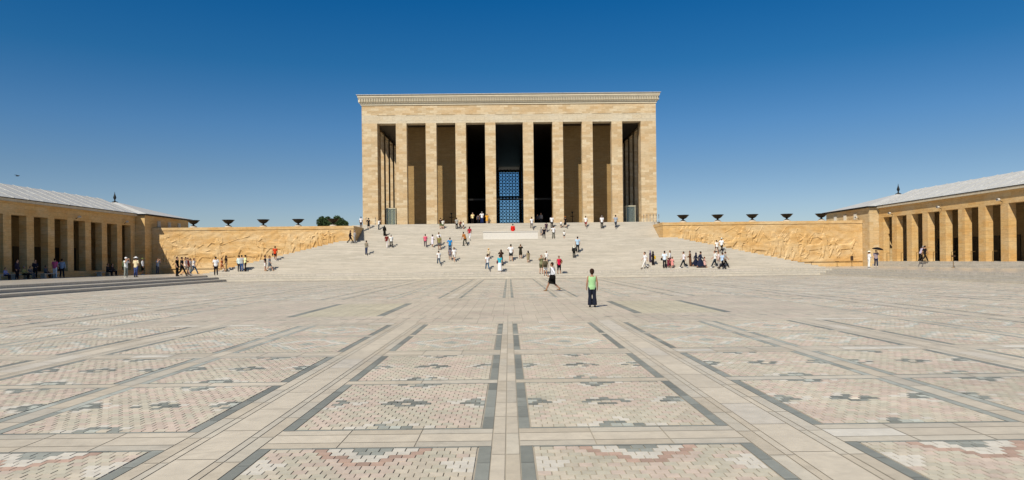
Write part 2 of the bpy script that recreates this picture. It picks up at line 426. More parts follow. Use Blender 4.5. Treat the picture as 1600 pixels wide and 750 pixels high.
Fq = np.concatenate([b0 + np.array([[0, 1, 2, 3]]), b0 + np.array([[4, 5, 1, 0]]), b0 + np.array([[5, 6, 2, 1]]), b0 + np.array([[6, 7, 3, 2]]), b0 + np.array([[7, 4, 0, 3]])], 0)
Tb = np.tile(T, (5, 1))
tag(link('plaza_carpet_bricks', np_mesh('plaza_carpet_bricks', Vb, Fq, np.clip(Tb, 0, 1), BLOCKT)), kind='structure')

# court surround: three low steps up to the platform level all round
for k in range(3):
    z = PZ * (k + 1) / 3
    m = MB(); xl, xr, yf = XL - STX[k], XR + STR[k], YF + STY[k]; yb = 79.0 + .02 * k
    m.box(-44.9, xl, -14, yb, -.3 + .01 * k, z); m.box(xr, 44.9, -14, yb, -.3 + .01 * k, z); m.box(xl, xr, yf, yb, -.3 + .01 * k, z)
    tag(m.build('platform_step' if k < 2 else 'platform', PLATFORM if k == 2 else TREAD), kind='structure')
part('platform_wings', PLATFORM, None, (-62, -44.9, -14, 101, -.3, PZ - .003), (44.9, 62, -14, 101, -.3, PZ - .003), (-44.9, -20, 79.04, 91, -.3, PZ - .002), (20, 44.9, 79.04, 91, -.3, PZ - .002))
bpy.data.objects['platform_wings']['kind'] = 'structure'
# staircase
NS1, RISE1, TR1, Y1 = 24, 3.8 / 24, .36, 78.0
WTOP, TL, TRR = 20.6, .56, .62
LZ = PZ + NS1 * RISE1; Y2, NS2, RISE2, TR2 = 92.0, 16, 2.5 / 16, .34
TOPZ = LZ + NS2 * RISE2
stairs = tag(empty('staircase', (0, Y1, PZ)), 'broad pale stone staircase climbing from the court to the pillared hall', 'staircase')
m = MB()
for i in range(1, NS1 + 1):
    m.box(-(WTOP + (NS1 - i) * TL), WTOP + (NS1 - i) * TRR, Y1 + (i - 1) * TR1, 90.6 + .01 * i, -.2 + .01 * i, PZ + i * RISE1)
lo = m.build('lower_flight', STAIRST); 
m = MB(); m.box(-19.58, 19.58, 90.86, 93, 2, LZ)
for j in range(1, NS2 + 1):
    m.box(-19.58, 19.58, Y2 + (j - 1) * TR2, 98.5 + .01 * j, 2 + .01 * j, LZ + j * RISE2)
up = m.build('upper_flight', STAIRST)
for o in (lo, up): o.parent = stairs; o.matrix_parent_inverse = Matrix.Translation((0, -Y1, -PZ))
part('upper_terrace', STAIRST, None, (-75, 75, 96.02, 200, -.3, 6.38), (-21.6, 21.6, 98.4, 160, 5.9, TOPZ))
bpy.data.objects['upper_terrace']['kind'] = 'structure'
def terrain(X, Y):
    z = 0.0
    for k in range(3):
        if X < XL - STX[k] or X > XR + STR[k] or Y > YF + STY[k]: z = PZ * (k + 1) / 3
    if abs(X) > 45.2 and Y < 88: return 1.2
    if Y >= Y1:
        for i in range(1, NS1 + 1):
            if -(WTOP + (NS1 - i) * TL) < X < WTOP + (NS1 - i) * TRR and Y >= Y1 + (i - 1) * TR1: z = PZ + i * RISE1
        if abs(X) < 19.58:
            for j in range(1, NS2 + 1):
                if Y >= Y2 + (j - 1) * TR2: z = LZ + j * RISE2
        elif Y > 90: z = 6.4
    return z
def stand_on(px, py):
    """where the line of sight through a foot meets the ground or the stairs"""
    d = ray(px, py); Y = 5.0
    while Y < 99:
        t = Y / d.y; z = EYE + d.z * t; X = d.x * t
        h = terrain(X, Y)
        if z <= h:
            if z < h - .02: Y += .14; X = d.x * Y / d.y
            return Vector((X, Y, terrain(X, Y)))
        Y += .02
    Y = 98.9; t = Y / d.y
    return Vector((d.x * t, Y, TOPZ))

# ------------------------------------------------------------------ mausoleum
BX = .25; YB = 100.0; ZB = TOPZ + .12; ZO = 21.26; ZW = 23.8
hall = tag(empty('pillared_hall', (BX, YB, TOPZ)), 'great cream stone hall with tall square columns at the top of the stairs', 'monument building')
hp = Matrix.Translation((-BX, -YB, -TOPZ))
def hpart(name, mat, mb, parent=hall, smooth=False):
    o = mb.build(name, mat, None, smooth); o.parent = parent
    if parent is hall: o.matrix_parent_inverse = hp
    return o
edges = [1.93, 3.40, 6.10, 7.57, 10.25, 11.75, 14.43, 15.93]
DEP = 57.0; YE = YB + DEP
hpart('plinth', STAIRST, MB().box(BX - 20.9, BX + 20.9, 99.35, YE + .3, TOPZ - .4, ZB))
for s in (-1, 1):
    for a, b in ((edges[0], edges[1]), (edges[2], edges[3]), (edges[4], edges[5]), (edges[6], edges[7])):
        hpart('column', FACADE, MB().box(BX + s * a, BX + s * b, YB, YB + 1.3, ZB, ZO))
    hpart('corner_pier', FACADE, MB().box(BX + s * 18.55, BX + s * 20.7, YB, YB + 2.1, ZB, ZO))
    for k in range(12):
        y = YB + 2.1 + 2.65 + k * 4.2
        hpart('column', FACADE, MB().box(BX + s * 19.2, BX + s * 20.7, y, y + 1.5, ZB, ZO))
    hpart('corner_pier', FACADE, MB().box(BX + s * 18.55, BX + s * 20.7, YE - 2.1, YE, ZB, ZO))
    for a, b in ((2.6, 4.1), (6.5, 8.0), (10.3, 11.8), (14.4, 15.9)):
        hpart('column', FACADE, MB().box(BX + s * a, BX + s * b, YE - 1.5, YE, ZB, ZO))
fr = MB()
fr.box(BX - 20.7, BX + 20.7, YB, YB + 1.5, 22.42, ZW)
fr.box(BX - 20.7, BX - 19.2, YB + 1.5, YE - 1.5, ZO, ZW); fr.box(BX + 19.2, BX + 20.7, YB + 1.5, YE - 1.5, ZO, ZW); fr.box(BX - 20.7, BX + 20.7, YE - 1.5, YE, ZO, ZW)
hpart('frieze', FACADE, fr)
lt = MB(); lt.box(BX - 20.7, BX + 20.7, YB + .06, YB + 1.5, ZO, 22.42)
opn = [(-edges[0], edges[0])]
for s in (-1, 1):
    for a, b in ((3.40, 6.10), (7.57, 10.25), (11.75, 14.43), (15.93, 18.55)): opn.append((min(s * a, s * b), max(s * a, s * b)))
opn.sort(); e = -20.7
for a, b in opn:
    lt.box(BX + e, BX + a, YB, YB + .055, ZO, 22.42); lt.box(BX + a, BX + b, YB + .012, YB + .055, ZO, 22.36); e = b
lt.box(BX + e, BX + 20.7, YB, YB + .055, ZO, 22.42)
hpart('lintel_band', CREAM, lt)
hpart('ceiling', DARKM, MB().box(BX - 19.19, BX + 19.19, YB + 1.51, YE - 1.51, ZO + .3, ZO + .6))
co = MB()
def ring(z0, z1, o): co.box(BX - 20.7 - o, BX + 20.7 + o, YB - o, YE + o, z0, z1)
ring(ZW, ZW + .12, .10); ring(ZW + .12, ZW + .26, .02); ring(ZW + .26, ZW + .42, .16)
ring(ZW + .42, ZW + .92, .20); ring(ZW + .92, ZW + 1.06, .42); ring(ZW + 1.06, ZW + 1.36, .50); 
cor = hpart('cornice', CORN, co)
dn = MB(); k = 0
x = BX - 20.7 - .25
while x < BX + 20.95:
    dn.box(x, x + .11, YB - .40, YB - .201, ZW + .46, ZW + .88); x += .232
y = YB - .2
while y < YE:
    dn.box(BX - 21.14, BX - 20.901, y, y + .11, ZW + .46, ZW + .88); dn.box(BX + 20.901, BX + 21.14, y, y + .11, ZW + .46, ZW + .88); y += .232
o = hpart('dentil_row', CORN, dn, cor)
hpart('roof', LEAD, MB().box(BX - 21.34, BX + 21.34, YB - .64, YE + .64, ZW + 1.362, ZW + 1.42))
# inner hall
YC = YB + 4.6; YW = 151.0
for s in (-1, 1):
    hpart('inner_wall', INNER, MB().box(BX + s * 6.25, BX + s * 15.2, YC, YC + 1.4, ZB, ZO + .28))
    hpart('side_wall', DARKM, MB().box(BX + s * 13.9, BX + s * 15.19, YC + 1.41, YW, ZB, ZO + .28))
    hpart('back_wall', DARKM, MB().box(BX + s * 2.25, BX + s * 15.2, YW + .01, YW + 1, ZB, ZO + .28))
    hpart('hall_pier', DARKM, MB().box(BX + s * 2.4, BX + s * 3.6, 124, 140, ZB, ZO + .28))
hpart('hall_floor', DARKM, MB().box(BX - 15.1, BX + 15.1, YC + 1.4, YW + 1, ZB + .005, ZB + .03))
hpart('door_lintel', BRONZE, MB().box(BX - 6.24, BX + 6.24, YC + .5, YC + .8, 10.75, 11.0))
# lattice window at the far end of the hall
win = MB(); wz0, wz1 = ZB + .03, 21.0; hw = 2.2
win.box(BX - hw - .04, BX - hw + .1, YW + .3, YW + .5, wz0, wz1); win.box(BX + hw - .1, BX + hw + .04, YW + .3, YW + .5, wz0, wz1)
win.box(BX - hw + .1, BX + hw - .1, YW + .28, YW + .52, 15.15, 15.55)
wf = hpart('window', BRONZE, win)
LATT = plain('lattice_bronze', (.05, .09, .12), .4, .3)
la = MB(); nc = 6; cw = (2 * hw - .2) / nc
nr = int((wz1 - wz0) / cw) + 1
for i in range(nc + 1):
    x = BX - hw + .1 + i * cw; la.box(x - .05, x + .05, YW + .36, YW + .42, wz0, wz1)
for j in range(nr):
    z0 = wz0 + j * cw
    la.box(BX - hw + .1, BX + hw - .1, YW + .365, YW + .415, z0 - .05, z0 + .05)
    for i in range(nc):
        x0 = BX - hw + .1 + i * cw
        for (cx_, cz_) in ((x0 + cw / 2, z0), (x0 + cw / 2, z0 + cw), (x0, z0 + cw / 2), (x0 + cw, z0 + cw / 2)):
            d_ = .21
            la.prism([(cx_ - d_, YW + .37, cz_), (cx_, YW + .37, cz_ - d_), (cx_ + d_, YW + .37, cz_), (cx_, YW + .37, cz_ + d_)], (0, .03 + .004 * ((i + j) % 3), 0))
hpart('lattice', LATT, la, wf)
gm, nt, b = new_mat('blue_tinted_glass'); nt.nodes.remove(b)
tr = N(nt, 'ShaderNodeBsdfTransparent'); tr.inputs[0].default_value = (.62, .80, .92, 1)
gl = N(nt, 'ShaderNodeBsdfGlossy'); gl.inputs['Roughness'].default_value = .05; mxs = N(nt, 'ShaderNodeMixShader'); mxs.inputs[0].default_value = .05
nt.links.new(tr.outputs[0], mxs.inputs[1]); nt.links.new(gl.outputs[0], mxs.inputs[2]); nt.links.new(mxs.outputs[0], nt.nodes['Material Output'].inputs[0])
hpart('pane', gm, MB().box(BX - hw + .1, BX + hw - .1, YW + .44, YW + .46, wz0, wz1), wf)
tag(part('sarcophagus', plain('dark_red_marble', (.05, .02, .015), .3), None, (BX - .9, BX + .9, 144, 146.5, ZB + .03, ZB + 1.7), (BX - 1.1, BX + 1.1, 143.8, 146.7, ZB + .03, ZB + .4)), 'dark stone block on the hall floor before the lattice window', 'sarcophagus')
# carved speech on the inner walls
GOLD = plain('faded_gold_letters', (.36, .27, .13), .5, .2)
def inscription(s, lines, x):
    cu = bpy.data.curves.new('inscription', 'FONT'); cu.body = '\n'.join(lines); cu.size = .36; cu.space_line = .95; cu.extrude = .01; cu.align_x = 'CENTER'; cu.resolution_u = 1
    to = bpy.data.objects.new('inscription_curve', cu); COL.objects.link(to)
    dg = bpy.context.evaluated_depsgraph_get(); me = bpy.data.meshes.new_from_object(to.evaluated_get(dg))
    bpy.data.objects.remove(to); me.transform(Matrix.Translation((x, YC - .012, 16.6)) @ Matrix.Rotation(R(90), 4, 'X'))
    me.materials.clear(); o = link('inscription', me, GOLD, hall); o.matrix_parent_inverse = hp
inscription(-1, ['EY TÜRK GENÇLİĞİ!', 'BİRİNCİ VAZİFEN, TÜRK İSTİKLÂLİNİ,', 'TÜRK CUMHURİYETİNİ, İLELEBET MUHAFAZA', 'VE MÜDAFAA ETMEKTİR.', 'MEVCUDİYETİNİN VE İSTİKBALİNİN', 'YEGÂNE TEMELİ BUDUR.', 'BU TEMEL, SENİN EN KIYMETLİ', 'HAZİNENDİR. İSTİKBALDE DAHİ,', 'SENİ BU HAZİNEDEN MAHRUM ETMEK', 'İSTEYECEK DAHİLÎ VE HARİCÎ', 'BEDHAHLARIN OLACAKTIR.', 'BİR GÜN, İSTİKLÂL VE CUMHURİYETİ', 'MÜDAFAA MECBURİYETİNE DÜŞERSEN,', 'VAZİFEYE ATILMAK İÇİN, İÇİNDE', 'BULUNACAĞIN VAZİYETİN İMKÂN VE', 'ŞERAİTİNİ DÜŞÜNMEYECEKSİN!', 'MUHTAÇ OLDUĞUN KUDRET,', 'DAMARLARINDAKİ ASİL KANDA', 'MEVCUTTUR!'], BX - 10.9)
inscription(1, ['TÜRK MİLLETİ!', 'KURTULUŞ SAVAŞINA BAŞLADIĞIMIZIN', 'ON BEŞİNCİ YILINDAYIZ.', 'BUGÜN CUMHURİYETİMİZİN ONUNCU', 'YILINI DOLDURDUĞU EN BÜYÜK', 'BAYRAMDIR. KUTLU OLSUN!', 'BU ANDA, BÜYÜK TÜRK MİLLETİNİN', 'BİR FERDİ OLARAK, BU KUTLU GÜNE', 'KAVUŞMANIN EN DERİN SEVİNCİ', 'VE HEYECANI İÇİNDEYİM.', 'YURTTAŞLARIM! AZ ZAMANDA', 'ÇOK VE BÜYÜK İŞLER YAPTIK.', 'BU İŞLERİN EN BÜYÜĞÜ, TEMELİ', 'TÜRK KAHRAMANLIĞI VE YÜKSEK', 'TÜRK KÜLTÜRÜ OLAN', 'TÜRKİYE CUMHURİYETİDİR.', 'NE MUTLU TÜRKÜM DİYENE!'], BX + 10.9)

# ------------------------------------------------------------------ relief walls
def relief_wall(s, label, seed):
    rd = random.Random(seed)
    root = tag(empty('relief_wall', (s * 19.6, 90, PZ)), label, 'relief wall', 'carved walls flanking the stairs')
    inv = Matrix.Translation((-s * 19.6, -90, -PZ))
    x0, x1, z0, z1 = 19.6, 45.0, 1.35, 6.05
    nx, nz = 560, 110
    U, W = np.meshgrid(np.linspace(x0, x1, nx), np.linspace(z0, z1, nz))
    H = np.zeros_like(U)
    def cap(ax, az, bx, bz, r0, r1, amp):
        nonlocal H
        dx, dz = bx - ax, bz - az; L2 = dx * dx + dz * dz + 1e-9
        t = np.clip(((U - ax) * dx + (W - az) * dz) / L2, 0, 1)
        d = np.hypot(U - ax - t * dx, W - az - t * dz); r = r0 + (r1 - r0) * t
        H = np.maximum(H, amp * np.clip((r - d) / .07, 0, 1) ** .6)
    def figure(cx, zb, h, lean, amp):
        k = h / 1.8; q = lambda x, z: (cx + x * k + lean * z, zb + z * k)
        st = rd.uniform(.12, .42)
        cap(*q(-.08, .9), *q(-st, .03), .13 * k, .07 * k, amp); cap(*q(.08, .9), *q(st * .8, .03), .13 * k, .07 * k, amp * .9)
        cap(*q(0, .92), *q(0, 1.42), .17 * k, .22 * k, amp); cap(*q(0, 1.66), *q(0, 1.7), .12 * k, .11 * k, amp * 1.05)
        for sg in (-1, 1):
            ex, ez = sg * rd.uniform(.25, .5), rd.uniform(.95, 1.6); hx, hz = ex + sg * rd.uniform(-.1, .4), ez + rd.uniform(-.3, .5)
            cap(*q(sg * .2, 1.4), *q(ex, ez), .08 * k, .07 * k, amp * .95); cap(*q(ex, ez), *q(hx, hz), .065 * k, .05 * k, amp * .95)
        if rd.random() < .6: cap(*q(rd.uniform(-.6, -.2), rd.uniform(0, .8)), *q(rd.uniform(.2, .8), rd.uniform(1.3, 2.3)), .045, .04, amp * 1.1)
    def horse(cx, zb, k, dr, amp):
        q = lambda x, z: (cx + dr * x * k, zb + z * k)
        cap(*q(-.7, 1.25), *q(.6, 1.35), .34 * k, .33 * k, amp); cap(*q(.7, 1.45), *q(1.15, 2.1), .24 * k, .15 * k, amp); cap(*q(1.15, 2.12), *q(1.5, 1.8), .14 * k, .08 * k, amp)
        for lx, kx, fx in ((.6, .85, .6), (.5, .9, 1.1), (-.8, -1.05, -.8), (-.7, -.6, -1.1)):
            cap(*q(lx, 1.1), *q(kx, .6), .13 * k, .08 * k, amp * .9); cap(*q(kx, .6), *q(fx, .04), .075 * k, .06 * k, amp * .9)
        cap(*q(-1.0, 1.4), *q(-1.35, .7), .09 * k, .04 * k, amp)
    x = x0 + 2.6
    while x < x1 - 1.6:
        zb = z0 + (max(0, 2.4 - (x - x0) * .21))
        if rd.random() < .22 and x > x0 + 7:
            horse(x + .8, zb + rd.uniform(0, .5), rd.uniform(1.0, 1.35), rd.choice((-1, 1)), rd.uniform(.09, .13)); x += 2.4
        else:
            figure(x, zb + rd.uniform(0, .9), rd.uniform(2.3, 3.5) if zb < 2.2 else rd.uniform(1.6, 2.3), rd.uniform(-.22, .22), rd.uniform(.07, .14)); x += rd.uniform(.35, .95)
    for _ in range(60):    # drapery folds, spears, branches
        ax = rd.uniform(x0 + 3, x1 - 2); az = rd.uniform(z0 + .5, z1 - .8); an = rd.uniform(-.6, 1.6); l = rd.uniform(.6, 2.2)
        cap(ax, az, ax + l * math.cos(an), min(z1 - .2, az + l * math.sin(an)), .05, .03, rd.uniform(.07, .13))
    for zz in np.arange(z0, z1, .62): H -= .010 * (np.abs(W - zz) < .03)
    fade = np.clip((U - x0 - .3) / .6, 0, 1) * np.clip((x1 - .5 - U) / .6, 0, 1) * np.clip((W - z0) / .15, 0, 1) * np.clip((z1 - W) / .25, 0, 1)
    H += .03 * (np.sin(U * 3.1 + 2 * np.sin(W * 2.3)) * np.sin(W * 4.1 + 1.5 * np.sin(U * 1.7))); H *= fade
    V = np.stack([s * U, 90.0 - H, W], -1).reshape(-1, 3)
    idx = np.arange(nx * nz).reshape(nz, nx)
    Fq = np.stack([idx[:-1, :-1], idx[:-1, 1:], idx[1:, 1:], idx[1:, :-1]], -1).reshape(-1, 4)
    if s < 0: Fq = Fq[:, ::-1]
    me = np_mesh('carved_face', V, Fq, np.ones((len(Fq), 3)), RELIEF)
    me.polygons.foreach_set('use_smooth', [True] * len(me.polygons))
    c = link('carved_face', me, None, root); c.matrix_parent_inverse = inv
    body = part('wall_body', RELIEF, None, (s * 19.6, s * 45, 90.02, 96, PZ - .4, 6.05), (s * 19.6, s * 45, 89.98, 90.02, PZ - .4, 1.345))
    cap_ = part('coping', RELIEF, None, (s * 19.56, s * 45, 89.93, 96.01, 6.052, 6.41))
    ledge = part('base_ledge', RELIEF, None, (s * 26, s * 44.9, 89.86, 89.978, 1.22, 1.342))
    for o in (body, cap_, ledge): o.parent = root; o.matrix_parent_inverse = inv
relief_wall(-1, 'ochre wall with carved figures left of the staircase, beside the shaded gallery', 3)
relief_wall(1, 'ochre wall with carved figures right of the staircase, beside the sunlit gallery', 11)

# ------------------------------------------------------------------ galleries and corner towers
def gallery(s, label):
    root = tag(empty('gallery', (s * 46.2, 60, PZ)), label, 'gallery', 'pillared galleries along the court')
    inv = Matrix.Translation((-s * 46.2, -60, -PZ))
    def gp(name, mat, mb, parent=root):
        o = mb.build(name, mat); o.parent = parent
        if parent is root: o.matrix_parent_inverse = inv
        return o
    Y0, Y1g = 20.0, 88.25
    gp('plinth', GALLERY if s < 0 else STAIRST, MB().box(s * 45.75, s * 58, Y0, Y1g, PZ - .2, 1.2).box(s * 45.3, s * 45.75, Y0, Y1g, PZ - .2, .9))
    ds = [85.25 - 3.15 * k for k in range(20)]
    for d in ds: gp('pillar', GALLERY, MB().box(s * 46.2, s * 46.93, d - 1.05, d, 1.2, 6.6))
    gp('end_pier', GALLERY, MB().box(s * 46.2, s * 46.93, 87.2, Y1g, 1.2, 6.6))
    en = MB(); en.box(s * 46.19, s * 47.0, Y0, Y1g, 6.6, 7.62); en.box(s * 46.13, s * 47.0, Y0, Y1g, 7.62, 7.72); en.box(s * 46.0, s * 47, Y0, Y1g, 7.72, 7.778)
    gp('entablature', GALLERY, en)
    gp('cornice', CREAM, MB().box(s * 45.84, s * 47.02, Y0, Y1g, 7.78, 8.04))
    gp('gutter', BRONZE, MB().box(s * 45.79, s * 46.6, Y0, Y1g, 8.042, 8.11))
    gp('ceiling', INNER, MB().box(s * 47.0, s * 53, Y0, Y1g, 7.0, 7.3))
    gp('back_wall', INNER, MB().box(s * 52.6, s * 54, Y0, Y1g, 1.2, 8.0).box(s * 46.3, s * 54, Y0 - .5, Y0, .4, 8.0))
    for k, d in enumerate(ds):
        if d < 30: continue
        dr = gp('door', DOORM, MB().box(s * 52.54, s * 52.6, d - .1, d + 1.35, 1.2, 3.9))
    prof = [(45.80, 8.115), (50.3, 10.02), (57.6, 8.0), (57.6, 7.7), (50.3, 9.7), (45.80, 8.06)]
    rf = MB().prism([(s * x, Y0 - .4, z) for x, z in prof], (0, Y1g - .02 - Y0 + .4, 0))
    rf = gp('roof', LEAD, rf)
    sm = MB(); y = Y0
    while y < Y1g:
        sm.prism([(s * 45.82, y, 8.13), (s * 50.3, y, 10.035), (s * 50.3, y, 10.085), (s * 45.82, y, 8.18)], (0, .07, 0)); y += 2.1
    gp('roof_seam', LEAD, sm, rf)
gallery(-1, 'shaded left gallery with square pillars and grey roof')
gallery(1, 'sunlit right gallery with square pillars and grey roof')
def tower(s, label):
    root = tag(empty('corner_tower', (s * 52, 94.3, PZ)), label, 'tower', 'corner towers at the gallery ends')
    inv = Matrix.Translation((-s * 52, -94.3, -PZ))
    def gp(name, mat, mb, parent=root, smooth=False):
        o = mb.build(name, mat, None, smooth); o.parent = parent
        if parent is root: o.matrix_parent_inverse = inv
        return o
    w_ = MB().box(s * 45.03, s * 59, 88.3, 100.3, PZ - .2, 7.75).box(s * 44.97, s * 59.05, 88.24, 100.36, 7.75, 7.9)
    gp('wall', TOWERST if s > 0 else GALLERY, w_)
    gp('gutter', BRONZE, MB().box(s * 44.62, s * 59.3, 87.95, 100.7, 7.98, 8.07).box(s * 44.85, s * 59.15, 88.1, 100.5, 7.9, 7.98))
    c = [(s * 44.64, 87.97, 8.07), (s * 59.28, 87.97, 8.07), (s * 59.28, 100.68, 8.07), (s * 44.64, 100.68, 8.07)]; ap = (s * 52, 94.3, 10.15)
    m = MB()
    for i in range(4): m.poly([c[i], c[(i + 1) % 4], ap])
    m.poly(c); gp('roof', LEAD, m)
    gp('finial', BRONZE, MB().lathe([(.42, -.1), (.36, .05), (.12, .14), (.07, .3), (.10, .4), (.17, .52), (.19, .62), (.13, .85), (.05, 1.1), (.012, 1.38)], (s * 52, 94.3, 10.08), 12), smooth=True)
    for y in (91.4, 94.2, 97.0):
        f = gp('window', CREAM, MB().box(s * 44.96, s * 45.03, y, y + .85, 6.55, 7.4))
        m = MB(); 
        for k in range(3): m.box(s * 44.93, s * 44.959, y + .14 + k * .22, y + .25 + k * .22, 6.65, 7.3)
        gp('grille', WHITE, m, f)
tower(-1, 'square stone tower with a bronze spear finial at the far end of the shaded gallery')
tower(1, 'square stone tower with a bronze spear finial at the far end of the sunlit gallery')

# ------------------------------------------------------------------ fire bowls
def bowl():
    r = empty('fire_bowl')
    MB().lathe([(.52, 0), (.52, .16), (.44, .18), (.40, .30)], (0, 0, 0), 20).build('base', STAIRST, r)
    MB()._lathe([(.0, .28), (.33, .30), (.34, .34), (.12, .46), (.11, .54), (.22, .60), (.0, .62)], (0, 0, 0), 20).build('foot', BRONZE, r, True)
    MB()._lathe([(.0, .56), (.2, .58), (.42, .70), (.60, .88), (.68, 1.0), (.78, 1.04), (.78, 1.10), (.70, 1.10), (.56, .96), (.3, .84), (0, .80)], (0, 0, 0), 28).build('bowl', BRONZE, r, True)
    return r
b0_ = bowl(); first = True
ords = ['nearest the gallery tower', 'second from the gallery tower', 'middle of its five', 'second from the staircase', 'nearest the staircase']
for s, side in ((-1, 'left'), (1, 'right')):
    for k in range(5):
        o = b0_ if first else copy_tree(b0_); first = False
        o.location = (s * (41.1 - 4.55 * k), 93, 6.41)
        tag(o, f'dark bronze fire bowl on top of the {side} relief wall, {ords[k]}', 'bowl', 'bronze bowls lined up on the relief walls')

# ------------------------------------------------------------------ lectern, booths, bollards, barriers
m = MB().box(-3.1, 3.6, 87.0, 88.1, LZ, LZ + .92).box(-3.18, 3.68, 86.93, 88.15, LZ + .925, LZ + .99)
l_ = empty('speaking_platform', (.25, 87.5, LZ)); tag(l_, 'long low white marble block on the stair landing before the red dressed person', 'platform')
li = Matrix.Translation((-.25, -87.5, -LZ))
o = part('block', WHITE, None, (-3.1, 3.6, 87.0, 88.1, LZ, LZ + .90)); o.parent = l_; o.matrix_parent_inverse = li
o = part('slab', WHITE, None, (-3.16, 3.66, 86.94, 88.16, LZ + .902, LZ + .98)); o.parent = l_; o.matrix_parent_inverse = li
bgl = bpy.data.materials.new('booth_glass'); bgl.use_nodes = True; b = bgl.node_tree.nodes['Principled BSDF']
b.inputs['Base Color'].default_value = (.62, .70, .66, 1); b.inputs['Roughness'].default_value = .05; b.inputs['Transmission Weight'].default_value = .9
BFR = plain('booth_frame', (.50, .48, .36), .45)
def booth(x, label):
    r = tag(empty('guard_booth', (x, 102.6, ZB)), label, 'booth', 'glass booths between the columns')
    p = MB()
    for sx in (-.68, .60):
        for sy in (-.6, .52): p.box(sx, sx + .08, sy, sy + .08, 0, 2.35)
    p.box(-.72, .72, -.64, .64, 2.35, 2.5); p.box(-.70, .70, -.62, .62, 0, .08)
    p.build('frame', BFR, r)
    part('pane', bgl, r, (-.6, .6, -.59, -.57, .08, 2.35)); part('pane', bgl, r, (-.6, .6, .56, .58, .08, 2.35))
    part('pane', bgl, r, (-.66, -.64, -.52, .52, .08, 2.35)); part('pane', bgl, r, (.64, .66, -.52, .52, .08, 2.35))
booth(-16.85, 'glass guard booth in the leftmost opening of the hall'); booth(17.6, 'glass guard booth in the rightmost opening of the hall')
def post_thing():
    r = empty('barrier_post')
    MB().lathe([(.16, 0), (.15, .03), (.035, .05), (.03, .98), (.05, 1.0), (.055, 1.06), (.02, 1.12)], (0, 0, 0), 10).build('post', STEEL, r, True)
    MB().lathe([(.042, .86), (.046, .9), (.042, .94)], (0, 0, 0), 10).build('collar', BRONZE, r)
    return r
pp = post_thing(); first = True
posn = [(1006, 98.6), (1011, 97.9), (1016, 97.9), (1021, 97.9), (1025.5, 97.9), (1029.5, 98.3)]
names = ['nearest the hall column', 'second from the hall column', 'third from the hall column', 'third from the relief wall', 'second from the relief wall', 'nearest the relief wall']
for (px, Y), nm in zip(posn, names):
    o = pp if first else copy_tree(pp); first = False
    o.location = (at(px, 350, Y).x, Y, TOPZ); tag(o, f'thin barrier post on the top step, {nm}', 'post', 'barrier posts on the top step at right')
for (px, Y), nm in zip([(572, 98.4), (586.5, 98.4)], ['beside the black dress', 'beside the photographing person']):
    o = copy_tree(pp); o.location = (at(px, 350, Y).x, Y, TOPZ); tag(o, f'thin metal post at the left end of the top step, {nm}', 'post', 'barrier posts on the top step at left')
def rail():
    r = empty('gallery_rail')
    MB().tube([(0, 0, 0), (0, 0, 1.0)], .03).tube([(0, .0, .99), (0, -.62, .99)], .022).build('frame', BRASS, r)
    MB().lathe([(.11, 0), (.10, .03), (.04, .05)], (0, 0, 0), 10).build('foot', BRASS, r)
    return r
rr = rail(); first = True
for k in range(7):
    y = 86.1 - 3.15 * k
    o = rr if first else copy_tree(rr); first = False
    o.location = (46.0, y, 1.2)
    od = ['farthest, beside the tower', 'second from the tower', 'third from the tower', 'fourth from the tower', 'fifth from the tower', 'sixth from the tower', 'nearest, at the right edge'][k]
    tag(o, f'low brass rail in the opening of the sunlit gallery, {od}', 'rail', 'brass rails along the sunlit gallery')
def stand(px, py, h, label, plate=(.25, .3), Ys=88.6):
    p = at(px, py, Ys); p.z = PZ
    r = tag(empty('sign_stand', p), label, 'sign')
    MB().tube([(0, 0, 0), (0, 0, h)], .03).build('pole', BRASS, r); MB().lathe([(.18, 0), (.17, .03), (.04, .05)], (0, 0, 0), 12).build('foot', BRASS, r)
    part('plate', plain('brown_sign', (.06, .035, .02), .5), r, (-plate[0] / 2, plate[0] / 2, -.05, -.02, h - plate[1] / 2, h + plate[1] / 2))
stand(1489.5, 413.5, 1.15, 'small dark sign on a thin pole before the sunlit gallery pillars', (.4, .16), 71.0)
stand(1331, 412, 1.0, 'upright brown plaque at the right foot of the right relief wall', (.36, .6))
stand(1308, 413, .62, 'low sign stand before the right relief wall, left of the brown plaque', (.5, .08))
stand(1268, 413, .6, 'low sign stand before the right relief wall, farthest from the brown plaque', (.5, .08))
# dark stands against the inscription walls
def torch(px, label):
    p = at(px, 346, 103.4); r = tag(empty('torch_stand', (p.x, 103.4, ZB)), label, 'stand', 'dark stands before the carved lettering')
    MB().lathe([(.3, 0), (.28, .06), (.06, .12), (.05, 1.2), (.07, 1.25), (.05, 1.3), (.04, 1.62)], (0, 0, 0), 12).build('shaft', BRONZE, r, True)
    MB().lathe([(.05, 1.55), (.13, 1.68), (.17, 1.78), (.15, 1.79)], (0, 0, 0), 14).tube([(-.3, 0, 1.12), (.3, 0, 1.12)], .05).build('cup', BRONZE, r, True)
torch(705.5, 'dark stand against the left inscription wall'); torch(894.5, 'dark stand against the right inscription wall')
